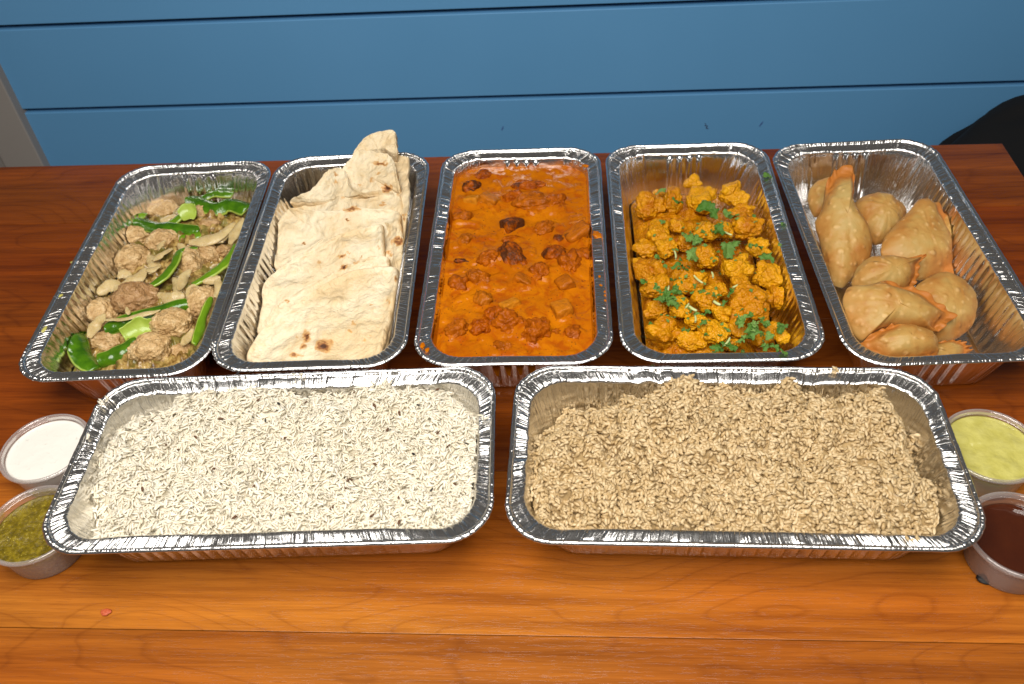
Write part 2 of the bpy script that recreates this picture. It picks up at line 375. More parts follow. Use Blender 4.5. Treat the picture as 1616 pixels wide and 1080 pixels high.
for a in range(-4, 2):
    z0 = zs + a * .1275
    o = bm_obj('board', box(-1.31, 1.2, 0, .018, z0 + .0034, z0 + .1275 - .0034, .0012), MAT['blue'], wall)
bm_obj('backing', box(-1.31, 1.2, .014, .03, zs - 4 * .1275, zs + 2 * .1275 - .003), MAT['gap'], wall)
o = bm_obj('corner_trim', box(-1.42, -1.293, -.016, .012, zs - 4 * .1275, zs + 2 * .1275 - .003, .002), MAT['white'], wall); o['label'] = 'white vertical corner trim, greyed by shade put into its colour'
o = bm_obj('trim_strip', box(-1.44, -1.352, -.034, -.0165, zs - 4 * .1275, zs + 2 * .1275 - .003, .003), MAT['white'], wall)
# scuffs on the paint
def scuff(px, py, ln, ang, wd, label):
    d = px_ray(px, py); p = np.array([0, 0, CAMZ]); t = (wo @ NN) / (d[:2] @ NN); q = p + d * t
    lx = (q[:2] - wo) @ TT; z = q[2]; s = np.linspace(-1, 1, 9)
    V = []
    for i, u in enumerate(s):
        cx = lx + math.cos(ang) * u * ln + .0012 * math.sin(i * 2.1); cz = z + math.sin(ang) * u * ln + .001 * math.cos(i * 1.7); wv = wd * (1 - u * u * .8)
        V += [(cx - math.sin(ang) * wv, -.0004, cz + math.cos(ang) * wv), (cx + math.sin(ang) * wv, -.0004, cz - math.cos(ang) * wv)]
    me = mesh('scuff_mark', V, np.array([[2 * i, 2 * i + 1, 2 * i + 3, 2 * i + 2] for i in range(8)]), MAT['scuff' if 'black' in label else 'faint'], False)
    link('scuff_mark', me, wall)['label'] = label
scuff(1115, 200, .006, -1.0, .0010, 'short black scuff on the blue paint'); scuff(793, 203, .004, 1.4, .0009, 'small purple scuff'); scuff(1201, 196, .005, 1.2, .0009, 'small purple scuff')
# black cloth heap beyond the table corner
def heap():
    V, F = ico(6); V = V.copy()
    n = V / np.linalg.norm(V, axis=1)[:, None]
    q = np.sign(n) * np.abs(n) ** .8
    P = q * np.array([.40, .13, .36])
    P[:, 2] += (.020 * np.exp(-((P[:, 0] + .13) / .05) ** 2) - .030 * np.exp(-((P[:, 0] + .27) / .08) ** 2)) * sstep(0, .4, n[:, 2])
    f = fbm(n * np.array([3, 3, 2]) + 5, 3, 4) * .012 + .010 * np.sin(9 * n[:, 0] + 5 * n[:, 2] + 3 * vnoise(n * 3, 9))
    P += n * f[:, None]
    W3 = np.zeros_like(P); W3[:, :2] = FARC + NN * .09 + P[:, :1] * TT + P[:, 1:2] * NN; W3[:, :2] += TT * .215; W3[:, 2] = P[:, 2] - .388
    solid('black_jacket', W3, F, MAT['cloth'], 'black cloth heap beyond the far right corner of the table', 'black cloth')
heap()

# ------------------------------------------------------------------ trays
TW, TL, RIMZ = 0.16540, 0.32, 0.058
TRAYS = [(-.3279, .6783, -.0486), (-.1616, .6702, -.0577), (.0122, .6560, -.0871), (.1817, .6411, -.0875), (.3526, .6200, -.0576),
         (-.1783, .4252, -.0568 - math.pi / 2), (.1509, .3956, -.1153 - math.pi / 2)]
def inset(z): return .0137 + (.027 - .0137) * np.clip((RIMZ - z - .005) / .05, 0, 1.05)
def to_local(i, P):
    x, y, t = TRAYS[i]; d = P[..., :2] - np.array([x, y]); c, s = math.cos(t), math.sin(t)
    return np.stack([d[..., 0] * c + d[..., 1] * s, -d[..., 0] * s + d[..., 1] * c, P[..., 2]], -1)
def to_world(i, P):
    x, y, t = TRAYS[i]; c, s = math.cos(t), math.sin(t)
    return np.stack([x + P[..., 0] * c - P[..., 1] * s, y + P[..., 0] * s + P[..., 1] * c, P[..., 2]], -1)
def clampin(i, P, m=.0012):
    """keep points inside the pan of tray i"""
    L = to_local(i, P); k = np.where(L[:, 2] < RIMZ + .001, inset(L[:, 2]) + m, -1)
    ok = k > 0; r = .022
    a = TW / 2 - k; b = TL / 2 - k
    X = np.where(ok, np.clip(L[:, 0], -a, a), L[:, 0]); Y = np.where(ok, np.clip(L[:, 1], -b, b), L[:, 1])
    dx = np.abs(X) - (a - r); dy = np.abs(Y) - (b - r); cor = ok & (dx > 0) & (dy > 0); d = np.hypot(dx, dy) + 1e-9; sc = np.where(cor & (d > r), r / d, 1)
    X = np.where(cor, np.sign(X) * (a - r + dx * sc), X); Y = np.where(cor, np.sign(Y) * (b - r + dy * sc), Y)
    Z = np.maximum(L[:, 2], .0018)
    return to_world(i, np.stack([X, Y, Z], -1))
def perimeter(nl, ns, nc):
    """samples round a rounded rectangle: (kind arrays) for any inset"""
    segs = []
    for side in range(4):
        n = nl if side % 2 == 0 else ns
        segs += [(side, 0, u) for u in np.linspace(0, 1, n, endpoint=False)] + [(side, 1, u) for u in np.linspace(0, 1, nc, endpoint=False)]
    return np.array([s[0] for s in segs]), np.array([s[1] for s in segs]), np.array([s[2] for s in segs])
SIDE, KIND, UU = perimeter(250, 120, 110)
def rrect(d, r0=.034, k=.35, SIDE=SIDE, KIND=KIND, UU=UU):
    a, b, r = TW / 2 - d, TL / 2 - d, max(r0 - d * k, .008)
    cx = np.array([a - r, -(a - r), -(a - r), a - r]); cy = np.array([b - r, b - r, -(b - r), -(b - r)])
    # side 0: x=+a going up, corner 0 TR; side1: y=+b going left, corner TL; side 2: x=-a going down; side 3: y=-b going right
    sx = np.array([a, a - r, -a, -(a - r)]); sy = np.array([-(b - r), b, b - r, -b]); ex = np.array([a, -(a - r), -a, a - r]); ey = np.array([b - r, b, -(b - r), -b])
    th = (SIDE + UU) * math.pi / 2
    nx = np.where(KIND == 1, np.cos(th), np.array([1, 0, -1, 0])[SIDE]); ny = np.where(KIND == 1, np.sin(th), np.array([0, 1, 0, -1])[SIDE])
    X = np.where(KIND == 1, cx[SIDE] + r * nx, sx[SIDE] * (1 - UU) + ex[SIDE] * UU); Y = np.where(KIND == 1, cy[SIDE] + r * ny, sy[SIDE] * (1 - UU) + ey[SIDE] * UU)
    return X, Y, nx, ny
def close(a): return np.concatenate([a, a[:1]])
def make_tray(idx, label, tilt=(0, 0)):
    sd = 100 * idx + 7
    X0, Y0, _, _ = rrect(0); step = np.hypot(np.diff(close(X0)), np.diff(close(Y0))); s = np.concatenate([[0], np.cumsum(step)[:-1]]); L = s[-1] + step[-1]
    cw = (KIND == 1).astype(float); ker = np.ones(25) / 25; wc = np.convolve(np.concatenate([cw[-40:], cw, cw[:40]]), ker, 'same')[40:-40]
    far = 1 - wc
    n2 = rn1(s, .0021, L, sd); n5 = rn1(s, .0046, L, sd + 1); n9 = rn1(s, .009, L, sd + 2); n40 = rn1(s, .05, L, sd + 3); n3 = rn1(s, .0030, L, sd + 6); n15 = rn1(s, .0015, L, sd + 8)
    msk = .35 + .65 * np.clip(rn1(s, .03, L, sd + 4) * .8 + .55, 0, 1) if idx < 5 else .9 + .2 * rn1(s, .03, L, sd + 4)
    longside = ((SIDE % 2 == 0) & (KIND == 0)); shortside = ((SIDE % 2 == 1) & (KIND == 0))
    N = len(s); suv = close(np.concatenate([s]))
    suv[-1] = L
    ns_, fs_ = (3, 1) if idx < 5 else (0, 2)     # the side towards the front edge of the table, the far side
    tv = np.where((SIDE == ns_) & (KIND == 0), tilt[0], 0) + np.where((SIDE == fs_) & (KIND == 0), tilt[1], 0)
    tv = np.convolve(np.concatenate([tv[-40:], tv, tv[:40]]), np.ones(61) / 61, 'same')[40:-40] + .05 * rn1(s, .03, L, sd + 31)
    def asm(rings):
        V = []; A = []
        v = 0; pd = None
        for (d, z, ph, kind) in rings:
            if pd is not None: v += math.hypot(d - pd[0], z - pd[1])
            pd = (d, z)
            X, Y, nx, ny = rrect(d); zz = np.full(N, z)
            if kind == 'bead':
                amp = (.00026 * (n15 * .6 + n3) * wc + .00010 * n5 + .00006 * n2) * ph; X = X + nx * amp; Y = Y + ny * amp; zz = zz + amp * .8 * ph
            elif kind == 'flange':
                zz = zz + ph * (wc * (.00042 * n2 + .0005 * n3) + far * msk * (1 if idx > 4 else .55) * (.00062 * n5 + .0003 * n2 + .0005 * n9)) + (ph * .0004 * n40) + tv * (d - .0038)
            elif kind == 'wall':
                t = (-z - .005) / .05
                fade = sstep(.0, .12, np.array(t)) * (1 - sstep(.88, 1.0, np.array(t)))
                yl = Y; fl = np.where(longside & (np.abs(yl) < .108), 1, 0.0)
                fl = np.convolve(fl, np.ones(9) / 9, 'same')
                c = np.abs(((yl / .0094) % 1) - .5) * 2
                d1 = fl * sstep(.45, .95, 1 - c) * .0014
                xs = X; fs = np.where(shortside & (np.abs(xs) < .0205), 1, 0.0); fs = np.convolve(fs, np.ones(5) / 5, 'same')
                c2 = np.abs(((xs / .0100 + .5) % 1) - .5) * 2
                d1 = d1 + fs * sstep(.3, .9, c2) * -.0020 * (1 - .2 * t)
                sk = s + .012 * t * np.sin(s * 40)
                pl = rn1(sk % L, .0026, L, sd + 11) * .00042 + rn1(sk % L, .0014, L, sd + 12) * .00016 + rn1(sk % L, .0055, L, sd + 13) * .0004
                wz = np.clip(wc * 1.25, 0, 1); d1 = d1 * (1 - wz * .7) + wz * pl * (1.1 - .5 * t)
                flat = (1 - wz) * (1 - np.maximum(fl, fs)); d1 = d1 + flat * (rn1(s, .012, L, sd + 14) * .0003 + rn1((s + .01 * t) % L, .004, L, sd + 15) * .00008)
                d1 = d1 + .0004 * rn1((s + .03 * t) % L, .035, L, sd + 16) * np.sin(t * 3.1)
                d1 = d1 * fade; zz = zz + tv * .0099 * max(0, 1 - t * 3)
                X = X + nx * d1; Y = Y + ny * d1
            lowz = .0006 * rn1(s, .11, L, sd + 20) * (1 if z > -.03 else max(0, (z + .055) / .03))
            V.append(np.stack([close(X), close(Y), close(zz + lowz) + RIMZ], -1)); A.append(np.stack([suv, np.full(N + 1, v), close(wc if kind != 'flange' else np.maximum(wc, msk * (.8 if idx > 4 else .4)))], -1))
        return np.array(V), np.array(A)
    root = empty('foil_tray', (TRAYS[idx][0], TRAYS[idx][1], 0), TRAYS[idx][2]); tag(root, label, 'foil tray', 'foil trays on the table')
    rim = [(.0036, -.0024, .4, 'bead'), (.0022, -.0026, .6, 'bead'), (.0009, -.0024, .9, 'bead'), (.0001, -.0019, 1, 'bead'), (0, -.0014, 1, 'bead'), (.0003, -.0011, 1, 'bead'), (.0009, -.0004, 1, 'bead'),
           (.0017, 0, 1, 'bead'), (.0025, -.0001, .9, 'bead'), (.0032, -.0006, .8, 'bead'), (.0037, -.0014, .5, 'bead'), (.0040, -.0023, .4, 'flange'), (.0044, -.0027, .6, 'flange'), (.0050, -.0027, .9, 'flange'),
           (.0064, -.0028, 1, 'flange'), (.0080, -.0030, 1, 'flange'), (.0096, -.0032, 1, 'flange'), (.0112, -.0034, 1, 'flange'), (.0124, -.0038, .8, 'flange'), (.0132, -.0044, .4, 'flange'), (.0137, -.0052, 0, 'flange')]
    V, A = asm(rim)
    link('rim', mesh('rim', V.reshape(-1, 3), grid_faces(len(rim), N + 1, False), MAT['rimfoil'], True, {'puv': A.reshape(-1, 3)}), root)
    pan = [(.0137, -.0052, 0, 'wall'), (.0139, -.0062, 0, 'wall')]
    for t in np.linspace(.04, 1, 17): pan.append((.0137 + .0133 * t, -.005 - .05 * t, 0, 'wall'))
    pan += [(.0278, -.0564, 0, 'b'), (.0292, -.0572, 0, 'b'), (.0312, -.0576, 0, 'b'), (.036, -.0576, 0, 'b')]
    V, A = asm(pan)
    last = V[-1]; extra = []
    for k in (.8, .55, .3, .001):
        e = last.copy(); e[:, :2] *= k; e[:, 2] += .0003 * fbm(e * 60, sd) ; extra.append(e)
    V = np.concatenate([V, np.array(extra)]); A = np.concatenate([A, np.array([A[-1] + np.array([0, .01 * (q + 1), 0]) for q in range(4)])])
    link('pan', mesh('pan', V.reshape(-1, 3), grid_faces(len(V), N + 1, False), MAT['foil'], True, {'puv': A.reshape(-1, 3)}), root)
for i, l in enumerate(['foil tray holding the browned meat chunks and green peppers', 'foil tray holding the pale folded flatbreads', 'foil tray filled with orange curry', 'foil tray holding yellow cauliflower with cilantro',
                       'foil tray holding the golden fried samosas', 'foil tray heaped with white rice and cumin seeds', 'foil tray heaped with brown rice']):
    make_tray(i, l, [(.03, -.05), (.03, -.05), (.03, -.05), (.0, -.05), (.0, -.05), (.36, -.30), (.31, -.20)][i])

# ------------------------------------------------------------------ generators for the food
def blob_thing(name, mat, i, px, py, z, rx, ry, rz, label, cat, group, seed, kind='meat', sub=5, tone=0.0, char=0.0, rot=None, cut=True):
    """lumpy piece of food whose middle is seen at px, py and lies z above the table; rx ry rz in metres"""
    g = np.random.default_rng(seed); V, F = ico(sub); n = V
    if kind == 'meat':
        r = 1 + .13 * fbm(n * 1.3 + seed, seed, 2) + .075 * fbm(n * 3.2 + seed, seed + 5, 2) + .03 * fbm(n * 8 + seed, seed + 9, 3)
        r = r + .05 * np.abs(fbm(n * 4.5 + seed * 3, seed + 14, 3)) + .03 * fbm(n * 14 + seed, seed + 15, 2) - .035
        P = n * r[:, None]
    elif kind == 'cube':
        q = n / (np.abs(n) ** 7).sum(1)[:, None] ** (1 / 7.)
        P = q * (1 + .045 * fbm(n * 2.2 + seed, seed, 2) + .02 * fbm(n * 7 + seed, seed + 3, 2))[:, None] * .82
    elif kind == 'shred':
        r = 1 + .28 * fbm(n * 1.5 + seed, seed, 3) + .09 * fbm(n * 5 + seed, seed + 4, 2)
        P = n * r[:, None]
    elif kind == 'floret':
        P = n.copy()
        def bumps(K, sig, s):
            D = np.random.default_rng(s).normal(size=(K, 3)); D /= np.linalg.norm(D, axis=1)[:, None]
            a = np.arccos(np.clip(n @ D.T, -1, 1)); return np.sqrt(np.clip(1 - (a.min(1) / sig) ** 2, 0, 1))
        gl = np.random.default_rng(seed + 50); r0 = np.full(len(n), .62)
        for q in range(7):
            D = gl.normal(size=3); D[2] = abs(D[2]) * .7; D /= np.linalg.norm(D); sg = gl.uniform(.38, .75); an = np.arccos(np.clip(n @ D, -1, 1))
            r0 = np.maximum(r0, .55 + gl.uniform(.22, .50) * np.sqrt(np.clip(1 - (an / sg) ** 2, 0, 1)))
        P = n * (r0 + .13 * fbm(n * 1.6 + seed, seed, 2) + .075 * bumps(130, .19, seed + 1) + .045 * bumps(520, .095, seed + 2) + .04 * fbm(n * 6 + seed, seed + 3, 2))[:, None]
        for q in range(2):
            D = gl.normal(size=3); D[2] = D[2] * .4 + .2; D /= np.linalg.norm(D); dd = P @ D - gl.uniform(.55, .85); P = P - D * (np.clip(dd, 0, 1) * .85)[:, None]
        P[:, 2] *= .9
    a = rot if rot is not None else (g.uniform(-.5, .5), g.uniform(-.5, .5), g.uniform(-3.1, 3.1))
    if kind == 'meat' and rot is None: a = (g.uniform(-.25, .25), g.uniform(-.25, .25), g.uniform(-.2, .2))
    if kind in ('meat', 'shred'): P = (P * np.array([rx, ry, rz])) @ rotm(*a).T
    else: P = (P @ rotm(*a).T) * np.array([rx, ry, rz]) if kind == 'floret' else (P * np.array([rx, ry, rz])) @ rotm(*a).T
    c = at(px, py, z); P = P + c
    if i is not None: P = clampin(i, P)
    o = solid(name, P, F, MAT[mat], label, cat, group)
    o['tone'] = float(tone); o['char'] = float(char); return o
def strip_thing(name, mat, i, pts, zs, w, label, cat, group, seed, roll=0.0, arc=.45, thick=.0026, taper=.35, tone=0.0, petal=False):
    """curved strip along photo points; convex skin up, fleshy edge and inside"""
    pts = np.array(pts, float); zs = np.array(zs, float) if np.ndim(zs) else np.full(len(pts), float(zs))
    C3 = catmull(at(pts[:, 0], pts[:, 1], zs), 40); T = np.gradient(C3, axis=0); T /= np.linalg.norm(T, axis=1)[:, None]
    up = np.array([0, -.35, 1.0]); Sd = np.cross(T, up); Sd /= np.linalg.norm(Sd, axis=1)[:, None]; Nn = np.cross(Sd, T)
    t = np.linspace(0, 1, 40); rl = roll + .25 * vnoise(np.stack([t * 3, t * 0 + seed, t * 0], -1), seed)
    S2 = Sd * np.cos(rl)[:, None] + Nn * np.sin(rl)[:, None]; N2 = -Sd * np.sin(rl)[:, None] + Nn * np.cos(rl)[:, None]
    wid = w * (1 - taper + taper * np.sqrt(np.clip(1 - (2 * t - 1) ** 2, 0, 1))) * (1 + .12 * vnoise(np.stack([t * 5, t * 0 + seed, t * 0 + 3], -1), seed + 1)); wid[0] *= .55; wid[-1] *= .55
    if petal: wid = w * (.08 + .92 * np.sin(math.pi * np.clip(t * .93 + .035, 0, 1)) ** .65) * (1 + .14 * vnoise(np.stack([t * 6, t * 0 + seed, t * 0 + 3], -1), seed + 1))
    m = 11; u = np.sin(np.linspace(-math.pi / 2, math.pi / 2, m)) * .5 + np.linspace(-.5, .5, m)
    rings = []; inner = []
    for a in np.concatenate([u, u[::-1]]): pass
    for k, (uu, low) in enumerate([(x, 0) for x in u] + [(x, 1) for x in u[::-1]]):
        off = -arc * wid * (uu ** 2) * .5 - low * thick * (1 - .25 * uu * uu)
        rings.append(C3 + S2 * (uu * wid * .5)[:, None] + N2 * off[:, None]); inner.append(np.full(40, 1.0 if low else (.0 if abs(uu) < .9 else 1.0)))
    V = np.stack(rings, 1); A = np.stack(inner, 1); V = V + (fbm(V * 160 + seed, seed, 2) * .0005)[..., None] * N2[:, None]
    n = V.shape[1]; uv = np.stack([np.repeat(t[:, None], n, 1), np.repeat(np.arange(n)[None] / n * .1, 40, 0), np.zeros((40, n))], -1)
    P = V.reshape(-1, 3)
    if i is not None: P = clampin(i, P)
    cap = [np.arange(n)[None], (39 * n + np.arange(n))[None]]
    o = solid(name, P, [grid_faces(40, n)] + cap, MAT[mat], label, cat, group, {'inner': A.ravel(), 'puv': uv.reshape(-1, 3)})
    o['tone'] = float(tone); return o
def pillow_thing(name, mat, i, poly, z, thick, label, cat, group, seed, tilt=.35, side=0.0, crimp=.0016, pw=.68, lopsided=.0, seam=None):
    """puffed pastry: outline round a tilted mid plane, swollen on both sides, seam round the edge"""
    poly = np.array(poly, float); c0 = poly.mean(0); c = at(c0[0], c0[1], z)
    nrm = np.array([math.sin(side) * math.cos(tilt), -math.sin(tilt), math.cos(tilt) * math.cos(side)]); nrm /= np.linalg.norm(nrm)
    B = closed_curve(poly, 120); B3 = at_plane(B[:, 0], B[:, 1], c, nrm); cc = B3.mean(0)
    M_ = 26; t = np.sin(np.linspace(0, math.pi / 2, M_)) ; t[0] = .002
    layers = []; ed = []
    tt = np.concatenate([t, t[::-1][1:]]); sg = np.concatenate([np.ones(M_), -np.ones(M_ - 1)])
    bi = np.arange(120) / 120 * len(poly); ws = np.zeros(120)
    if seam:
        mid, hw_ = (seam[0] + seam[1]) / 2, (seam[1] - seam[0]) / 2; dd = np.abs((bi - mid + len(poly) / 2) % len(poly) - len(poly) / 2); ws = sstep(hw_ + .5, hw_ - .3, dd)
    rip = np.sin(np.arange(120) * .85 + 2 * rn1(np.arange(120) / 120., .06, 1., seed + 5)) * .6 + rn1(np.arange(120) / 120., .025, 1., seed + 2) * .7
    for k, (a, sgn) in enumerate(zip(tt, sg)):
        Q = cc + (B3 - cc) * (a + .05 * ws * sstep(.8, 1, a) * (1 + .5 * rip))[:, None]
        hr = np.clip(1 - a ** 2.4, 0, 1) ** pw; hs_ = np.clip(1 - (min(a, .86) / .86) ** 2.2, 0, 1) ** .8
        hh = thick * (hr * (1 - ws) + hs_ * ws) + .0011 * ws * np.sqrt(max(0, 1 - a ** 8))
        q = Q
        hh = hh * (1 + .16 * fbm(q * 22 + seed, seed, 2)) + .0004 * sstep(.1, .9, vnoise(q * 150 + seed, seed + 7)) * (1 - a ** 6) + thick * .06 * np.abs(fbm(q * np.array([60, 25, 40]) + seed, seed + 8, 2)) * (1 - a ** 6) + thick * (.16 * rn1(np.arange(120) / 120., .07, 1., seed + 40) + .07 * rn1(np.arange(120) / 120., .028, 1., seed + 41)) * a ** 1.6 * (1 - a ** 7)
        cr_ = .0021 * rip * sstep(.82, 1, a) * ws + crimp * .5 * rip * sstep(.8, 1, a)
        layers.append(Q + nrm * (sgn * hh + cr_)[:, None]); ed.append(np.clip(sstep(.50, .93, a) * (.42 + .75 * ws), 0, 1.2))
    V = np.array(layers); P = clampin(i, V.reshape(-1, 3))
    return solid(name, P, grid_faces(len(V), 120), MAT[mat], label, cat, group, {'edge': np.array(ed).ravel()})

# ------------------------------------------------------------------ meat chunks, peppers and onions (tray at the far left)
def z1(x, y): return (x / 2.5705, 220 + y / 2.5705)
def bed(i, z, amp, mat, label, cat, seed, m=.0, name='onion_and_juices', shape=None):
    X0, Y0, _, _ = rrect(inset(z) + .001 + m); rings = []
    for a in np.linspace(1, .0, 34):
        q = np.stack([X0 * max(a, .001), Y0 * max(a, .001)], -1); zz = z + amp * np.abs(fbm(xy0(q[:, 0], q[:, 1]) * 95 + seed, seed, 3)) * sstep(1, .9, a)
        if shape is not None: zz = zz + shape(q[:, 0], q[:, 1])
        rings.append(np.stack([q[:, 0], q[:, 1], np.maximum(zz, .0016)], -1))
    V = np.array(rings).reshape(-1, 3)
    return solid(name, to_world(i, V), grid_faces(34, len(X0)), MAT[mat], label, cat, None, None, True, 'stuff')
bed(0, .018, .0075, 'onion_juices', 'brown oily juices with soft onion shreds beneath the meat chunks', 'juices', 3, shape=lambda x, y: .014 * np.exp(-((x - .012) / .045) ** 2) * sstep(.16, .09, np.abs(y)))
MEAT = [  # x y rx ry (photo enlargement), height, tone, label
 (668, 292, 60, 42, .020, .1, 'meat chunk at the back left of its pile, behind the crossing pepper strips'),
 (798, 318, 66, 48, .026, .0, 'meat chunk under the thick two lobed pepper piece'),
 (856, 352, 44, 27, .030, .6, 'small reddish seared meat chunk right of the crossed pepper strips'),
 (562, 396, 54, 42, .024, .0, 'meat chunk just below the long pepper strip at the back left'),
 (668, 414, 66, 44, .030, .1, 'oblong meat chunk between the crossed peppers and the curved pepper strip'),
 (540, 492, 72, 64, .026, .0, 'meat chunk touching the bare left wall halfway along its tray'),
 (768, 502, 62, 60, .032, .1, 'meat chunk right of the curved pepper strip'),
 (842, 472, 46, 40, .030, .2, 'meat chunk above the pepper strip leaning on the right rim'),
 (550, 645, 84, 60, .036, .95, 'darkest browned meat chunk, in the middle of its pile'),
 (418, 702, 56, 62, .026, .0, 'pale meat chunk by the left wall above the front onion curl'),
 (438, 822, 66, 46, .024, .3, 'rough meat chunk between the big front pepper strip and the pale pepper flesh'),
 (702, 754, 82, 60, .034, .0, 'plump round meat chunk above the frontmost one'),
 (613, 858, 86, 62, .032, .0, 'frontmost large meat chunk against the near rim of its tray'),
 (822, 660, 60, 74, .034, .0, 'tall meat chunk against the right side below the pepper strip'),
 (732, 862, 42, 40, .024, .3, 'small meat chunk tucked right of the frontmost one'),
 (905, 452, 26, 22, .032, .3, 'tiny meat crumb by the right rim below the broad onion slice')]
for k, (x, y, rx, ry, z, tn, lab) in enumerate(MEAT):
    p = z1(x, y); c = at(*p, z); s = mpp(c) / 2.5705
    blob_thing('meat_chunk', 'cooked_meat', 0, *p, z, rx * s * 1.1, ry * s * 1.16, (rx + ry) / 2 * s * .92, lab, 'meat', 'browned meat chunks in the far left tray', 20 + k, tone=tn, rot=(0, 0, .15 * math.sin(k * 2.2)))
PEP = [  # points, heights, width px, roll, tone, label
 ([(752, 238), (800, 240), (868, 262), (930, 252), (1003, 272)], (.036, .040, .040, .042, .042), 62, .25, .0, 'wide glossy two lobed pepper piece at the back right'),
 ([(815, 232), (872, 210), (945, 216)], (.034, .036, .034), 36, .3, .1, 'pepper piece furthest back against the far wall of its tray'),
 ([(540, 325), (600, 345), (680, 362), (805, 372)], (.034, .038, .040, .038), 44, -.2, .0, 'long pepper strip lying crosswise at the back left'),
 ([(672, 345), (725, 305), (778, 255)], (.036, .040, .041), 36, .5, .5, 'slim light pepper strip rising to the two lobed piece'),
 ([(602, 590), (660, 545), (695, 500), (722, 448), (800, 432)], (.044, .046, .047, .046, .042), 40, .75, .25, 'S curved pepper strip in the middle of the meat'),
 ([(775, 582), (850, 535), (915, 480), (948, 425)], (.044, .046, .047, .047), 42, .6, .55, 'light green pepper strip leaning on the right rim'),
 ([(420, 768), (520, 738), (640, 702), (768, 668)], (.038, .041, .043, .042), 50, -.35, .05, 'long pepper strip lying below the darkest meat chunk'),
 ([(862, 640), (828, 730), (795, 832)], (.046, .045, .043), 26, .9, .6, 'narrow upright pepper strip at the front right by the rim'),
 ([(262, 785), (300, 800), (335, 870), (392, 925)], (.026, .036, .034, .030), 62, .55, .0, 'broad dark pepper strip in the bare front left corner'),
 ([(395, 905), (480, 868), (565, 828)], (.030, .034, .036), 58, -.5, .1, 'short pepper strip behind the near rim left of the frontmost meat'),
 ([(505, 805), (565, 770), (625, 762)], (.034, .037, .036), 64, 2.7, .9, 'pale green pepper flesh turned inside out'),
 ([(730, 390), (770, 388), (808, 372)], (.036, .037, .037), 40, .2, .6, 'short pepper end under the crosswise strip'),
 ([(555, 306), (575, 300), (592, 306)], (.030, .031, .030), 26, .2, .7, 'olive pepper scrap at the back left wall'),
 ([(735, 320), (770, 300), (800, 300)], (.038, .040, .040), 50, 2.8, 1.0, 'yellowish pepper flesh scrap under the two lobed piece')]
for k, (pts, z, wpx, roll, tn, lab) in enumerate(PEP):
    q = [z1(*a) for a in pts]; s = mpp(at(*q[0], .04)) / 2.5705
    strip_thing('pepper_strip', 'green_pepper', 0, q, z, wpx * s * 1.34, lab, 'pepper', 'green pepper strips in the far left tray', 60 + k, roll, tone=tn, arc=.55)
ONI = [
 ([(765, 418), (820, 408), (880, 390), (952, 335)], (.042, .043, .044, .045), 48, 'broad pale onion slice reaching to the right rim'),
 ([(932, 425), (955, 370), (985, 318)], (.043, .044, .044), 32, 'narrow onion slice beside the right rim'),
 ([(490, 592), (545, 562), (592, 522)], (.036, .038, .038), 50, 'translucent onion piece left of the curved pepper strip'),
 ([(395, 628), (440, 592), (490, 590)], (.032, .035, .035), 46, 'onion petal by the left wall above the pale meat chunk'),
 ([(480, 660), (478, 615), (455, 580)], (.034, .035, .034), 34, 'onion petal overlapping the one by the left wall'),
 ([(635, 628), (690, 645), (748, 632)], (.040, .041, .041), 44, 'shiny onion piece right of the darkest meat chunk'),
 ([(420, 732), (500, 724), (590, 705), (650, 690)], (.044, .046, .047, .046), 24, 'thin onion sliver lying on the long front pepper strip'),
 ([(360, 805), (385, 755), (425, 705)], (.034, .037, .038), 38, 'front onion curl below the pale meat chunk'),
 ([(618, 492), (650, 462), (698, 440)], (.042, .043, .043), 42, 'onion piece behind the curved pepper strip'),
 ([(725, 612), (745, 562), (772, 528)], (.043, .043, .043), 32, 'onion sliver between the two curved pepper strips'),
 ([(640, 448), (648, 425), (668, 408)], (.046, .047, .047), 26, 'small onion flake on the oblong meat chunk'),
 ([(765, 650), (778, 612), (800, 590)], (.042, .043, .043), 36, 'onion flake behind the tall meat chunk'),
 ([(512, 680), (520, 698), (522, 712)], (.050, .049, .047), 16, 'tiny onion scrap stuck on the darkest meat chunk'),
 ([(822, 580), (858, 572), (895, 560)], (.045, .045, .045), 28, 'onion flake under the light pepper strip at the right'),
 ([(590, 530), (620, 520), (650, 505)], (.038, .039, .039), 36, 'olive tinted onion scrap under the S curved pepper strip'),
 ([(735, 835), (765, 800), (785, 770)], (.036, .036, .036), 30, 'onion scrap beside the small front meat chunk'),
 ([(600, 470), (622, 500), (610, 545)], (.036, .037, .036), 40, 'onion petal right of the meat chunk that touches the left wall'),
 ([(860, 420), (890, 400), (925, 385)], (.040, .041, .041), 34, 'onion strip just under the broad slice at the right rim'),
 ([(700, 560), (720, 590), (715, 640)], (.040, .041, .041), 36, 'curled onion petal left of the sliver between the curved peppers'),
 ([(580, 740), (620, 730), (655, 715)], (.042, .043, .043), 30, 'onion scrap where the long front pepper meets the plump chunk'),
 ([(475, 560), (500, 545), (530, 555)], (.030, .031, .030), 34, 'onion piece low by the left wall under the chunk that touches it'),
 ([(870, 545), (885, 590), (872, 640)], (.044, .045, .044), 28, 'slim onion strip down the right side by the tall meat chunk'),
 ([(650, 330), (690, 318), (720, 325)], (.032, .033, .032), 34, 'onion piece under the slim light pepper at the back'),
 ([(760, 470), (735, 440), (720, 425)], (.044, .045, .045), 30, 'onion flake lying over the top of the curved pepper strip')]
for k, (pts, z, wpx, lab) in enumerate(ONI):
    q = [z1(*a) for a in pts]; s = mpp(at(*q[0], .04)) / 2.5705
    strip_thing('onion_slice', 'fried_onion', 0, q, z, wpx * s * 1.2, lab, 'onion', 'cooked onion slices in the far left tray', 90 + k, .5 * math.sin(k * 3.3), .34, .0008, .5, petal=True)

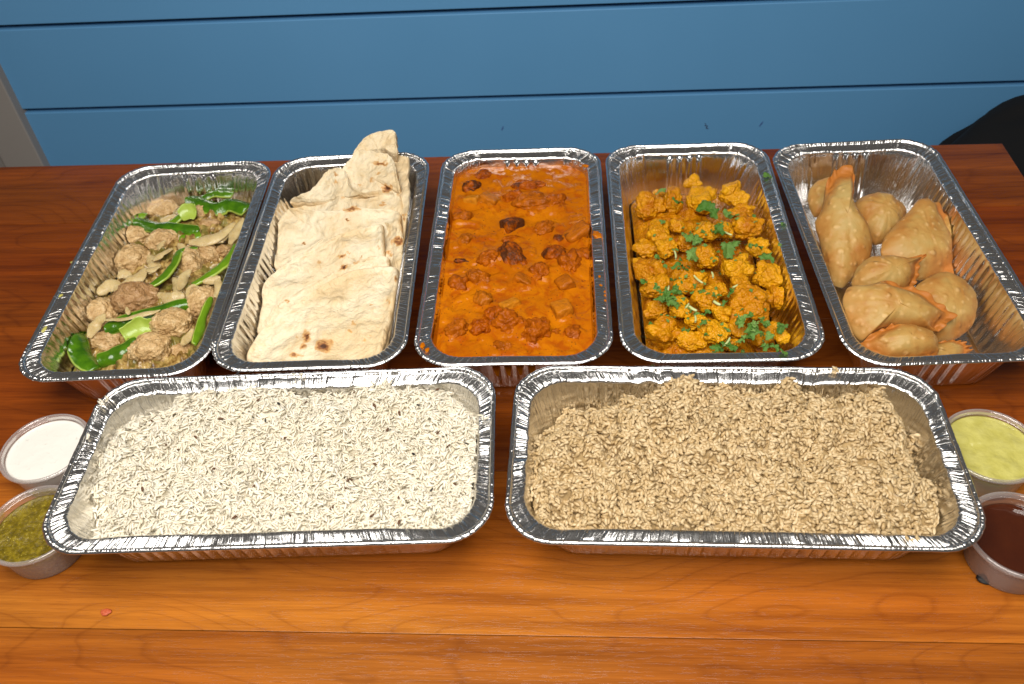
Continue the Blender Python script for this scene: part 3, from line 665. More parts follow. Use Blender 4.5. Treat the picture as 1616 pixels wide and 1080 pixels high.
# ------------------------------------------------------------------ flatbreads
def z2(x, y): return (330 + x / 2.7, 200 + y / 2.7)
CHARS = [(735, 160, 24, 11, .8), (757, 265, 16, 17, 1.1), (610, 350, 30, 8, .75), (580, 362, 12, 6, .5), (740, 333, 13, 6, .6), (568, 555, 16, 8, .95), (575, 597, 15, 10, 1.05), (595, 530, 8, 6, .5), (625, 580, 10, 6, .55), (808, 490, 20, 13, .95), (770, 540, 14, 8, .5), (725, 520, 10, 6, .45),
 (415, 895, 15, 20, 1.0), (400, 935, 12, 12, .7), (487, 935, 27, 24, 1.1), (520, 920, 14, 9, .7), (365, 972, 20, 8, .9), (400, 972, 10, 7, .6), (690, 760, 7, 6, .9), (590, 396, 5, 5, 1.1), (402, 496, 4, 4, 1), (331, 747, 5, 5, 1.1), (540, 203, 11, 6, .65), (537, 235, 8, 6, .45), (690, 225, 10, 11, .42), (720, 200, 14, 8, .42), (640, 250, 9, 6, .4), (570, 303, 8, 9, .4),
 (600, 870, 14, 6, .42), (663, 910, 10, 10, .42), (690, 885, 10, 6, .35), (474, 575, 8, 8, .34), (615, 840, 8, 6, .38), (800, 645, 5, 14, .8), (700, 700, 8, 6, .25), (640, 300, 8, 6, .35), (690, 290, 12, 5, .35), (640, 560, 8, 8, .3), (805, 290, 8, 10, .45), (768, 750, 8, 10, .4), (375, 900, 8, 8, .4), (830, 390, 4, 16, .7)]
def bread(poly, zs, label, seed, th=.0026, bubbles=(), amp=.0019):
    poly = np.array(poly, float); n = 220
    zt = np.interp(np.arange(len(poly) + 1), np.arange(len(poly) + 1), np.append(zs, zs[0]))
    Q = np.array([z2(*p) for p in poly]); P3 = at(Q[:, 0], Q[:, 1], np.array(zs, float)); B = closed_curve(P3, n)
    B += np.stack([rn1(np.arange(n) / n, .02, 1., seed + a) for a in range(3)], -1) * np.array([.0007, .0007, .0004])
    gb = np.random.default_rng(seed + 77); c = B.mean(0); rb = [(c[:2] + (B[gb.integers(n)][:2] - c[:2]) * gb.random() ** .6 * .92, gb.uniform(.003, .0085), gb.uniform(.0003, .0010)) for _ in range(34)]
    M_ = 46; top = []; bot = []
    for a in np.linspace(1, 0, M_):
        a = max(a, .002); q = c + (B - c) * a; k = xy0(q[:, 0], q[:, 1])
        hgt = .0040 * sstep(.84, .99, a) + amp * fbm(k * 42 + seed, seed, 3) + .0010 * np.abs(fbm(k * 85 + seed, seed + 4, 2))
        for (bp, br, bh) in rb: hgt = hgt + bh * np.exp(-(((q[:, :2] - bp) ** 2).sum(1) / br ** 2) ** 1.5)
        for (bx, by, br, bh) in bubbles:
            bp = at(*z2(bx, by), q[:, 2].mean()); hgt = hgt + bh * np.exp(-((q[:, :2] - bp[:2]) ** 2).sum(1) / br ** 2)
        ed = np.sqrt(np.clip((1 - a) / .03, 0, 1)); t = q.copy(); t[:, 2] += hgt * sstep(1, .93, a) + th * (ed - .5); b = q.copy(); b[:, 2] += hgt * sstep(1, .93, a) - th * (.5 + .5 * ed)
        top.append(t); bot.append(b)
    V = np.concatenate([np.array(bot)[::-1], np.array(top)]).reshape(-1, 3); V = clampin(1, V, .002)
    px, py = to_px(V); X = (px - 330) * 2.7; Y = (py - 200) * 2.7; ch = np.zeros(len(V))
    wx = fbm(V * 260, 5, 3) * 9; wy = fbm(V * 260 + 40, 6, 3) * 9
    for (x, y, rx, ry, s) in CHARS: ch = np.maximum(ch, s * np.exp(-(((X + wx - x) / rx) ** 2 + ((Y + wy - y) / ry) ** 2) * .9))
    idx = np.arange(len(V)) // n; aa = np.concatenate([np.linspace(0, 1, M_), np.linspace(1, 0, M_)])[idx]; eg = sstep(.935, .99, aa) * (.55 + .45 * vnoise(V * 120, seed)) + (idx < M_) * .6; ch = np.where(idx < M_, ch * .3, ch)
    return solid('flatbread', V, grid_faces(2 * M_, n), MAT['flatbread'], label, 'flatbread', 'folded flatbreads in their foil tray', {'char': ch, 'edge': eg})
BREADS = [
 ([(650, 75), (700, 42), (795, 38), (803, 80), (806, 128), (790, 200), (640, 200), (612, 130)], (.076, .079, .079, .076, .070, .056, .056, .068), 'flatbread end sticking up above the far rim', ()),
 ([(740, 128), (850, 134), (853, 220), (858, 300), (852, 390), (838, 470), (815, 520), (770, 420), (745, 250)], (.069, .064, .060, .058, .055, .052, .048, .044, .054), 'flatbread edge standing along the right wall of its tray', ()),
 ([(565, 195), (600, 150), (628, 112), (700, 118), (770, 128), (800, 180), (815, 260), (828, 330), (826, 400), (640, 430), (540, 330)], (.060, .066, .070, .071, .070, .066, .061, .056, .050, .044, .046), 'brown spotted flatbread second from the far end', ((770, 245, .016, .003),)),
 ([(338, 368), (345, 325), (400, 298), (450, 258), (492, 208), (520, 190), (585, 205), (600, 255), (650, 292), (740, 290), (828, 312), (830, 400), (700, 480), (450, 470)], (.033, .038, .045, .050, .056, .058, .058, .056, .0565, .057, .055, .049, .040, .034), 'flatbread with a pointed left shoulder below the spotted one', ((560, 255, .012, .003),)),
 ([(275, 612), (262, 545), (262, 480), (285, 425), (318, 378), (350, 362), (450, 368), (560, 370), (690, 358), (815, 368), (822, 440), (822, 560), (780, 640), (500, 660), (330, 650)], (.029, .031, .035, .040, .045, .049, .0525, .0535, .055, .053, .050, .045, .039, .032, .028), 'broad smooth flatbread across the middle of its stack', ((330, 440, .014, .0035), (560, 430, .02, .002))),
 ([(740, 425), (800, 440), (828, 470), (826, 560), (815, 640), (770, 690), (735, 600)], (.0525, .053, .052, .049, .045, .040, .045), 'small folded flatbread flap with a dark scorch by the right wall', ()),
 ([(186, 895), (196, 800), (222, 700), (262, 645), (310, 605), (370, 565), (450, 530), (530, 490), (600, 458), (690, 432), (742, 420), (746, 500), (752, 580), (720, 680), (500, 790), (300, 900)], (.026, .029, .034, .038, .042, .045, .048, .050, .052, .0535, .054, .052, .049, .042, .035, .027), 'flatbread with two dark blisters on a round bubble', ((590, 560, .014, .0045), (310, 690, .016, .003))),
 ([(206, 892), (260, 805), (330, 742), (430, 682), (520, 632), (600, 592), (690, 562), (768, 556), (776, 640), (740, 760), (560, 900), (260, 960)], (.028, .033, .038, .043, .047, .0495, .0515, .0525, .049, .043, .036, .027), 'thin flatbread layer showing behind the frontmost one', ()),
 ([(148, 992), (200, 902), (262, 850), (330, 792), (400, 742), (470, 692), (560, 642), (650, 616), (740, 602), (806, 604), (808, 690), (790, 780), (768, 860), (748, 945), (700, 1030), (400, 1040), (180, 1030)], (.031, .036, .040, .044, .047, .0495, .0515, .053, .0535, .0525, .0505, .048, .046, .044, .041, .038, .031), 'frontmost flatbread with two dark scorched spots', ((260, 950, .009, .003), (370, 830, .02, .002), (600, 900, .02, .002)))]
def in_poly(x, y, poly):
    r = False
    for (x0, y0), (x1, y1) in zip(poly, poly[1:] + poly[:1]):
        if (y0 > y) != (y1 > y) and x < (x1 - x0) * (y - y0) / (y1 - y0) + x0: r = not r
    return r
for k, (poly, zs, lab, bub) in enumerate(BREADS):
    hid = np.array([any(in_poly(x, y, q[0]) for q in BREADS[k + 1:]) for x, y in poly]); bread(poly, np.array(zs) + .0012 - hid * .009, lab, 130 + 5 * k, bubbles=bub)
bread([(160, 1000), (250, 905), (420, 790), (600, 700), (760, 640), (818, 640), (800, 800), (770, 900), (742, 1000), (690, 1035), (300, 1040)], np.array([.022, .027, .034, .040, .044, .046, .043, .040, .037, .034, .026]), 'lower fold of flatbread showing at the right edge under the frontmost one', 190)

# ------------------------------------------------------------------ orange curry
def z3(x, y): return (640 + x / 2.7, 220 + y / 2.7)
CH = [  # x y rx ry kind char tone label
 (455, 374, 50, 36, 'cube', 1.0, 0, 'square chunk with a black charred top in the upper middle of the curry'),
 (460, 515, 46, 74, 'meat', .85, 0, 'long slanting chunk with a black charred edge in the middle of the curry'),
 (285, 266, 36, 24, 'cube', .0, 1, 'yellowish cube at the upper left of the curry'),
 (355, 268, 42, 32, 'cube', .1, .5, 'orange cube right of the yellowish one'),
 (280, 212, 36, 26, 'shred', 1.0, 0, 'black charred lump in the far left corner of the curry'),
 (335, 162, 44, 22, 'shred', .7, 0, 'reddish lump along the far edge of the curry'),
 (520, 205, 60, 26, 'shred', .65, 0, 'flat reddish lump right of the middle near the far edge'),
 (640, 280, 46, 34, 'shred', .1, .1, 'smooth lump at the upper right under a shiny ripple'),
 (545, 285, 70, 44, 'shred', .1, .2, 'large smooth lump above the charred square chunk'),
 (460, 258, 42, 30, 'shred', .5, 0, 'lump with a dark speck left of the large smooth one'),
 (248, 340, 36, 28, 'shred', .55, .2, 'lump with a black tip at the left under the cubes'),
 (735, 412, 62, 36, 'cube', .55, .3, 'wedge with a dark ridge against the right wall of the curry tray'),
 (770, 388, 30, 20, 'shred', .8, 0, 'charred knob on top of the wedge at the right wall'),
 (635, 497, 44, 40, 'meat', .75, 0, 'round dark brown chunk right of the long charred one'),
 (748, 500, 34, 28, 'shred', .5, .1, 'knobby lump right of the round dark brown chunk'),
 (694, 540, 46, 52, 'shred', .35, .1, 'upright lump below the round dark brown chunk'),
 (650, 432, 24, 22, 'meat', .9, 0, 'small black browned knob above the round dark brown chunk'),
 (590, 388, 46, 28, 'shred', .2, .2, 'lump right of the charred square chunk'),
 (360, 515, 46, 38, 'shred', .15, .1, 'lump left of the long charred chunk'),
 (245, 522, 30, 11, 'shred', 1.0, 0, 'thin dark green shred at the left of the curry'),
 (230, 622, 38, 32, 'shred', .55, .1, 'lump with a dark notch at the lower left'),
 (318, 602, 46, 36, 'shred', .1, .2, 'slanted ribbed lump right of the notched one'),
 (570, 580, 42, 42, 'shred', .25, .1, 'lump just below and right of the long charred chunk'),
 (682, 622, 38, 38, 'cube', .05, .3, 'tilted orange cube on the right half of the curry'),
 (445, 712, 46, 26, 'cube', .0, .9, 'palest flat cube in the lower middle of the curry'),
 (330, 690, 38, 32, 'shred', .15, .4, 'knobby lump left of the palest cube'),
 (668, 734, 44, 40, 'cube', .1, .6, 'wet shiny cube at the lower right of the curry'),
 (372, 760, 42, 36, 'shred', .3, .0, 'reddish lump below the knobby one left of centre'),
 (442, 792, 58, 50, 'shred', .25, .1, 'large wrinkled lump in the lower middle of the curry'),
 (550, 830, 54, 50, 'shred', .3, .1, 'large rounded lump right of the wrinkled one'),
 (222, 822, 46, 40, 'shred', .1, .2, 'lump in the lower left corner of the curry'),
 (322, 816, 46, 38, 'shred', .4, .0, 'craggy lump right of the lower left corner one'),
 (712, 828, 34, 32, 'shred', .35, .1, 'small peaked lump at the lower right of the curry'),
 (640, 822, 15, 12, 'shred', .1, .2, 'tiny bit left of the small peaked lump'),
 (412, 888, 46, 22, 'shred', .1, .2, 'half sunk lump at the near edge of the curry'),
 (588, 782, 24, 20, 'shred', .3, .1, 'small knob above the large rounded lump'),
 (732, 356, 38, 11, 'shred', .0, .4, 'narrow shiny sliver at the right wall near the far edge'),
 (262, 432, 28, 24, 'shred', .1, .3, 'small lump alone at the left middle of the curry'),
 (500, 608, 44, 26, 'cube', .1, .3, 'sunken cube under the long charred chunk'),
 (450, 430, 40, 14, 'shred', .3, .1, 'flat shred just under the charred square chunk')]
SZ = .0452
chp = []
for k, (x, y, rx, ry, kd, ch, tn, lab) in enumerate(CH):
    p = z3(x, y); z = SZ + (.0002 if kd == 'cube' else -.0004); c = at(*p, z); s = mpp(c) / 2.7; g = np.random.default_rng(300 + k)
    a, b = rx * s * 1.14, ry * s * 1.28; hz = min(a, b) * (.95 if kd != 'cube' else .95)
    if k == 1: hz = a * 1.0
    rot = (g.uniform(-.3, .3), g.uniform(-.3, .3), g.uniform(-.35, .35))
    if kd == 'cube': rot = (g.uniform(-.45, -.05), g.uniform(-.4, .4), g.uniform(-.8, .8))
    if k == 1: rot = (.3, .1, .45)
    blob_thing('curry_chunk', 'sauced_chunk', 2, *p, z, a, b, hz, lab, 'curry chunk', 'chunks in the orange curry', 300 + k, kd, 5 if rx > 40 else 4, tn, ch, rot)
    chp.append((*to_local(2, c)[:2], max(a, b), hz))
def sauce_shape(x, y):
    z = .0009 * fbm(xy0(x, y) * 60, 8, 3) + .0005 * fbm(xy0(x, y) * 170, 9, 2) + .0014 * sstep(.15, .7, fbm(xy0(x, y) * 80 + 4, 19, 2)) 
    for (cx, cy, r, h) in chp:
        d = np.hypot(x - cx, y - cy); z = z + .26 * h * np.exp(-(d / (r * 1.12)) ** 4)
    a = np.minimum(TW / 2 - inset(SZ) - np.abs(x), TL / 2 - inset(SZ) - np.abs(y)); return z * sstep(0, .006, a) + .0006 * (1 - sstep(0, .004, a))
def sauce_surface():
    X0, Y0, _, _ = rrect(inset(SZ) - .0003, SIDE=SIDE, KIND=KIND, UU=UU); rings = []
    for a in np.linspace(1, .0, 90):
        q = np.stack([X0, Y0], -1) * max(a, .002); rings.append(np.stack([q[:, 0], q[:, 1], SZ + sauce_shape(q[:, 0], q[:, 1])], -1))
    # wall film: sauce climbing the pan sides
    V = np.array(rings); sk = V[0].copy(); sk[:, :2] *= .9; sk[:, 2] = .004
    V = np.concatenate([sk[None], V]); solid('curry_sauce', to_world(2, V.reshape(-1, 3)), grid_faces(len(V), len(X0)), MAT['orange_curry'], 'glossy orange curry sauce filling the middle tray nearly to its rim', 'curry sauce')
sauce_surface()
def film(i, z0, zt, mat, label, name, side, lo, hi, seed, cat):
    """thin smear of sauce clinging to a pan wall"""
    n = 70; m = 10; u = np.linspace(lo, hi, n); P = []
    for k in range(m):
        a = k / (m - 1); z = z0 + (zt - z0) * a * (.55 + .45 * rn1((u - lo) / (hi - lo) * .8, .06, 1., seed)); ins_ = inset(z) + .0014 - .0002 * a
        P.append(np.stack([side * (TW / 2 - ins_), u, z], -1))
    solid(name, to_world(i, np.array(P).reshape(-1, 3)), grid_faces(m, n, False), MAT[mat], label, cat)
film(2, SZ - .002, SZ + .0085, 'orange_curry', 'orange sauce smear on the left wall of the curry tray', 'sauce_smear', -1, -.125, .06, 5, 'sauce smear')
film(2, SZ - .002, SZ + .0080, 'orange_curry', 'orange sauce smear on the right wall of the curry tray', 'sauce_smear', 1, -.125, .03, 6, 'sauce smear')

# ------------------------------------------------------------------ cauliflower
def z4(x, y): return (940 + x / 2.7, 200 + y / 2.7)
bed(3, .010, .006, 'spiced_cauliflower', 'turmeric coated scraps and oil under the florets', 'cauliflower scraps', 21, name='cauliflower_scraps', shape=lambda x, y: .020 * np.exp(-((x + .012) / .042) ** 4) * sstep(.125, .085, y))['tone'] = .6
FL = [
 (415, 240, 34, 32, .036, .0, 'bright yellow floret standing tallest at the back middle'),
 (575, 292, 62, 50, .038, .0, 'mushroom shaped floret with visible stalk at the back right'),
 (226, 352, 68, 52, .034, .25, 'smooth shiny floret at the back left corner of the pile'),
 (328, 322, 46, 60, .038, .1, 'floret right of the shiny back left one, under a dark leaf'),
 (440, 318, 66, 60, .036, .2, 'large floret below the tallest one'),
 (262, 290, 28, 24, .028, .1, 'small floret behind the shiny back left one'),
 (270, 462, 58, 60, .036, .1, 'floret on the left under the small round one'),
 (345, 430, 34, 30, .044, .1, 'small round floret at the left of the large back leaf'),
 (620, 366, 54, 32, .038, .1, 'flat floret below the mushroom shaped one'),
 (645, 432, 74, 60, .040, .25, 'big rounded floret by the right wall near the back'),
 (218, 522, 48, 46, .030, .3, 'floret against the left wall halfway along'),
 (305, 522, 50, 50, .040, .1, 'floret right of the one on the left wall'),
 (245, 615, 72, 64, .034, .35, 'browned floret left of the middle stems'),
 (258, 690, 66, 48, .034, .4, 'floret below the browned left one'),
 (400, 655, 74, 48, .044, .0, 'bright yellow floret with stem side up in the middle'),
 (468, 560, 58, 58, .046, .0, 'crumbly floret under the light three part leaf'),
 (592, 602, 76, 58, .046, .1, 'large curled floret right of the middle'),
 (618, 682, 52, 60, .044, .35, 'floret hanging under the large curled one'),
 (742, 632, 74, 54, .040, .1, 'floret leaning on the right wall halfway along'),
 (660, 772, 92, 76, .040, .75, 'biggest reddish brown floret at the lower right'),
 (776, 735, 44, 54, .034, .0, 'yellow floret right of the biggest reddish one'),
 (360, 772, 54, 54, .042, .0, 'yellow floret below the middle cilantro heap'),
 (262, 782, 56, 48, .034, .35, 'dull floret at the lower left wall'),
 (470, 742, 58, 56, .046, .05, 'floret with pale stem pieces on it below the middle'),
 (298, 888, 86, 60, .036, .2, 'broad floret in the lower left corner'),
 (402, 918, 60, 44, .036, .25, 'floret at the near rim right of the corner one'),
 (500, 882, 58, 62, .042, .15, 'floret in the lower middle under the scattered bits'),
 (600, 872, 50, 48, .036, .5, 'dark floret left of the lower leaf heap'),
 (790, 897, 38, 34, .032, .0, 'small yellow floret at the lower right by the bare wall'),
 (740, 868, 38, 32, .032, .4, 'small reddish floret behind the lower right yellow one'),
 (700, 912, 42, 38, .030, .5, 'floret under the lower leaf heap'),
 (470, 452, 58, 48, .044, .15, 'floret right under the large dark back leaf'),
 (392, 505, 46, 44, .044, .2, 'floret in the middle beside the chopped cilantro'),
 (690, 522, 48, 44, .038, .15, 'floret under the leaf at the right wall'),
 (540, 792, 48, 46, .042, .2, 'floret left of the biggest reddish one'),
 (432, 832, 44, 38, .042, .1, 'floret between the lower left and lower middle ones'),
 (520, 700, 44, 38, .046, .2, 'floret piece between the stem side and the curled floret'),
 (545, 440, 44, 40, .044, .1, 'floret left of the big rounded back right one'),
 (570, 930, 46, 28, .036, .5, 'glossy floret at the near rim left of the leaf heap'),
 (190, 600, 30, 46, .028, .4, 'half hidden floret at the left wall')]
for k, (x, y, rx, ry, z, tn, lab) in enumerate(FL):
    p = z4(x, y); c = at(*p, z); s = mpp(c) / 2.7
    g = np.random.default_rng(400 + k); rot = (g.uniform(-.1, .9), g.uniform(-.5, .5), g.uniform(-3, 3))
    if k == 1: rot = (.45, 0, .3)
    blob_thing('cauliflower_floret', 'spiced_cauliflower', 3, *p, z, rx * s * 1.22, ry * s * 1.36, (rx + ry) * .5 * s * 1.1, lab, 'floret', 'cauliflower florets in the tray right of the curry', 400 + k, 'floret', 5 if rx > 40 else 4, tn, 0, rot)
def leaf_mesh(seed, lobes=3, frill=5):
    g = np.random.default_rng(seed); n = 60; th = np.linspace(0, 2 * math.pi, n, endpoint=False)
    r = .70 + .17 * np.cos(th * lobes + .4 * g.normal()) + .08 * np.cos(th * lobes * frill + g.uniform(0, 6)) + .20 * rn1(th, 1.0, 2 * math.pi, seed) + .06 * rn1(th, .35, 2 * math.pi, seed + 50)
    r = np.where(np.abs((th - math.pi * .5 + math.pi) % (2 * math.pi) - math.pi) < .2, r * .8, r); V = []
    for a in (1, .75, .5, .25, .02):
        x, y = np.cos(th) * r * a, np.sin(th) * r * a; V.append(np.stack([x, y, .38 * fbm(xy0(x, y) * 1.5 + seed, seed, 2) - .14 * (x * x + y * y) + .05 * np.cos(th * lobes) * a], -1))
    up = np.array(V); lo = up[::-1] - np.array([0, 0, .035])
    return mesh('cilantro_leaf', np.concatenate([lo, up]).reshape(-1, 3), grid_faces(10, n), MAT['cilantro_leaf'])
LEAFM = [leaf_mesh(s, l, f) for s, l, f in ((1, 3, 3), (2, 3, 4), (3, 5, 2), (4, 4, 3), (5, 3, 5))]
def place(me, name, P, size, rot, label, cat, group, tone):
    o = link(name, me, None, P.tolist()); o.scale = (size, size, size); o.rotation_euler = rot
    tag(o, label, cat, group); o['tone'] = float(tone); return o
LEAVES = [
 (472, 345, 46, .060, .0, 'largest dark round cilantro leaf at the back of the cauliflower'), (505, 372, 26, .058, .05, 'dark leaf tucked under the largest dark one'),
 (342, 318, 26, .054, .0, 'dark narrow leaf on the back left floret'), (280, 272, 26, .044, .5, 'pale leaf at the back left of the cauliflower'),
 (565, 515, 44, .066, .25, 'light three part leaf in the upper middle of the cauliflower'), (592, 500, 32, .066, .25, 'light leaf overlapping the right of the three part one'),
 (730, 552, 38, .052, .2, 'leaf lying along the right wall of the cauliflower tray'), (690, 512, 24, .054, .15, 'small leaf above the right wall one'),
 (408, 545, 32, .060, .5, 'pale leaf in the chopped cilantro left of the middle'), (350, 590, 28, .058, .1, 'leaf above the middle cilantro heap'), (395, 470, 30, .062, .3, 'frilly leaf below the small round floret'), (432, 480, 28, .062, .25, 'frilly leaf right of the other frilly one'),
 (300, 715, 34, .056, .05, 'dark leaf on top of the middle left cilantro heap'), (320, 740, 30, .055, .2, 'leaf on the lower side of the middle left cilantro heap'), (345, 700, 28, .057, .1, 'leaf at the right of the middle left cilantro heap'), (275, 735, 22, .054, .1, 'leaf at the left of the middle left cilantro heap'),
 (618, 825, 40, .058, .5, 'pale frilled leaf at the top of the lower right leaf heap'), (672, 872, 40, .054, .2, 'big leaf in the middle of the lower right leaf heap'), (640, 900, 32, .053, .15, 'leaf at the lower left of the lower right leaf heap'), (668, 848, 30, .056, .55, 'pale leaf above the big one in the lower right heap'), (725, 838, 24, .050, .2, 'leaf right of the lower right heap'), (740, 888, 24, .048, .45, 'pale leaf near the lower right yellow floret'),
 (562, 935, 44, .050, .0, 'dark leaf by the near rim left of the heap'), (520, 942, 30, .049, .05, 'leaf end left of the dark near rim leaf'), (790, 852, 28, .046, .1, 'frilly leaf above the lower right yellow floret'), (800, 958, 24, .0585, .1, 'cilantro leaf lying on the near rim of the cauliflower tray'), (768, 938, 22, .050, .15, 'cilantro leaf hanging just inside the near rim of the cauliflower tray'), (725, 938, 24, .046, .15, 'leaf behind the near rim under the heap'),
 (525, 435, 28, .060, .05, 'dark leaf below the largest dark one'), (560, 375, 26, .055, .3, 'leaf left of the flat back floret'), (205, 660, 20, .050, .05, 'leaf on the left wall floret'), (260, 680, 18, .056, .15, 'small leaf above the middle left heap'), (580, 703, 18, .062, .0, 'small dark leaf under the curled floret'), (460, 832, 18, .056, .1, 'small leaf in the lower middle of the cauliflower'), (548, 748, 18, .058, .05, 'small leaf left of the biggest reddish floret'), (262, 555, 15, .056, .2, 'small leaf on the floret left of centre')]
for k, (x, y, r, z, tn, lab) in enumerate(LEAVES):
    P = at(*z4(x, y), z - .002); s = mpp(P) / 2.7; g = np.random.default_rng(700 + k)
    place(LEAFM[k % 5], 'cilantro_leaf', P, r * s * 1.15, (g.uniform(-.1, .75), g.uniform(-.4, .4), g.uniform(0, 6.28)), lab, 'cilantro leaf', 'cilantro leaves on the cauliflower', tn)
GFL = [(z4(x, y), rx, z) for (x, y, rx, ry, z, tn, lab) in FL]
deps = bpy.context.evaluated_depsgraph_get()
def drop(x, y, default=.03):
    ok, loc, nr, _, ob, _ = SC.ray_cast(deps, Vector((x, y, .12)), Vector((0, 0, -1)))
    return (loc.z, nr, ob.name if ob else '') if ok else (default, Vector((0, 0, 1)), '')
bpy.context.view_layer.update(); deps = bpy.context.evaluated_depsgraph_get()
for k in range(230):
    g = np.random.default_rng(900 + k)
    cx, cy, sd = [(400, 480, 70), (310, 725, 45), (650, 870, 80), (480, 640, 150), (420, 560, 60), (560, 420, 70), (600, 900, 60), (350, 840, 90), (450, 740, 60)][k % 9]
    x, y = g.normal(cx, sd), g.normal(cy, sd * .8)
    if not (170 < x < 800 and 260 < y < 940): continue
    P = at(*z4(x, y), .05); zz, nr, _ = drop(P[0], P[1]); P[2] = min(zz, .066) + .0008
    place(LEAFM[k % 5], 'cilantro_bit', P, g.uniform(.0016, .0036), (g.uniform(-.6, .6), g.uniform(-.6, .6), g.uniform(0, 6.28)), 'small chopped cilantro bit scattered on the cauliflower', 'cilantro bit', 'chopped cilantro bits on the cauliflower', g.uniform(0, .5))
# pale stem pieces
def stem_mesh(seed, ln, r):
    g = np.random.default_rng(seed); n = 8; V = []; 
    for a in np.linspace(-1, 1, 7):
        rr = r * (1 if abs(a) < .95 else .75); th = np.arange(n) / n * 2 * math.pi
        V.append(np.stack([np.full(n, a * ln), np.cos(th) * rr + .12 * ln * a * a, np.sin(th) * rr], -1))
    return mesh('herb_sliver', np.array(V).reshape(-1, 3), [grid_faces(7, n), np.arange(n)[None], (6 * n + np.arange(n))[None]], MAT['pale_stem'])
for k, (x, y, ln, ang, z, lab) in enumerate([(418, 735, .0042, -.9, .060, 'thickest white stem piece on the lower middle floret'), (395, 728, .0036, .9, .060, 'green stem piece left of the thickest white one'), (520, 710, .0042, -.9, .062, 'white stem piece under the curled floret'), (345, 505, .006, 1.5, .060, 'pale stem beside the chopped cilantro left of centre'),
   (308, 665, .009, 1.1, .060, 'long green stem left of the middle'), (440, 610, .006, -1.1, .064, 'thin green stem above the stem side floret'), (430, 790, .004, 1.4, .058, 'short upright stem in the lower middle'), (565, 900, .006, .9, .054, 'green stem by the lower right leaf heap'), (505, 590, .004, 1.5, .064, 'short stem on the crumbly floret'), (345, 255, .006, .1, .044, 'pale stem lying at the far wall'), (570, 415, .004, -.8, .060, 'pale stem left of the big rounded floret'), (600, 650, .003, .5, .064, 'tiny white onion chip on the curled floret')]):
    P = at(*z4(x, y), z); zz = drop(P[0], P[1])[0]; P[2] = min(max(zz, z - .012), z + .006) + .0008
    o = link('herb_sliver', stem_mesh(k, ln, .0009 if k not in (0, 2) else .0013), None, P.tolist(), ang); tag(o, lab, 'herb sliver', 'pale herb slivers on the cauliflower')
for k, (x, y, lab) in enumerate([(730, 208, 'green leaf scrap on the right rim near the far corner'), (797, 411, 'tiny green leaf scrap on the right rim halfway along')]):
    P = at(*z4(x, y), RIMZ - .001); place(LEAFM[k], 'cilantro_scrap', P, .0055 - .0025 * k, (.1, .1, k * 2.), lab + ' of the cauliflower tray', 'cilantro scrap', None, .1)

# ------------------------------------------------------------------ samosas
def z5(x, y): return (1210 + x / 2.571, 200 + y / 2.571)
SAM = [
 ([(165, 300), (175, 250), (210, 220), (260, 205), (305, 215), (335, 245), (338, 300), (310, 345), (250, 360), (190, 365)], .028, .012, .45, -.1, 'samosa half hidden at the back left behind the tall pointed one'),
 ([(345, 330), (380, 290), (440, 273), (500, 285), (545, 315), (568, 350), (545, 410), (500, 460), (440, 480), (390, 430)], .026, .016, .40, .0, 'round pale samosa at the back centre'),
 ([(718, 345), (785, 345), (815, 385), (808, 440), (785, 500), (700, 500), (680, 420)], .032, .008, .45, .25, 'samosa tip peeking out behind the large right one'),
 ([(460, 512), (478, 450), (530, 390), (580, 340), (612, 300), (650, 292), (690, 318), (730, 370), (758, 430), (777, 480), (768, 540), (748, 592), (690, 602), (620, 625), (550, 610), (490, 560)], .034, .0145, .45, .1, 'large triangular samosa with an orange seam at the right'),
 ([(195, 390), (222, 340), (238, 260), (262, 205), (292, 178), (342, 172), (355, 210), (350, 265), (350, 305), (375, 345), (405, 395), (428, 460), (420, 530), (370, 590), (310, 655), (268, 640), (238, 560), (215, 470)], .040, .017, .45, -.15, 'tall samosa with a peaked top leaning on the left wall'),
 ([(600, 655), (650, 615), (720, 588), (790, 618), (845, 670), (852, 740), (832, 812), (770, 862), (690, 878), (620, 850), (580, 760)], .030, .014, .50, .15, 'flat round blistered samosa at the lower right'),
 ([(342, 640), (368, 570), (420, 530), (500, 524), (570, 534), (645, 521), (612, 560), (607, 612), (580, 658), (480, 690), (385, 680)], .038, .015, .55, .0, 'small samosa with a pointed folded tip in the middle'),
 ([(545, 905), (640, 888), (740, 868), (800, 878), (822, 905), (790, 950), (650, 970), (540, 950)], .022, .007, .5, .1, 'thin dark edged samosa corner at the very front right'),
 ([(308, 700), (330, 652), (400, 645), (470, 630), (560, 650), (640, 678), (695, 720), (757, 766), (722, 800), (690, 832), (600, 822), (500, 815), (440, 835), (385, 872), (345, 832), (318, 765)], .046, .017, .45, .0, 'long orange samosa lying across the front of the pile'),
 ([(385, 888), (450, 832), (520, 804), (600, 808), (672, 835), (694, 875), (690, 930), (600, 960), (470, 950)], .038, .014, .45, .0, 'frontmost samosa tucked behind the near rim')]
for k, (poly, z, th, tl, sd, lab) in enumerate(SAM):
    pillow_thing('samosa', 'fried_pastry', 4, [z5(*p) for p in poly], z, th, lab, 'samosa', 'fried samosas in the right tray', 500 + k, tl, sd, crimp=.0014, seam=[None, None, (0, 4), (6, 11.5), (2, 7.5), None, (4.2, 8), (0, 5), (3, 9), (6, 11)][k])

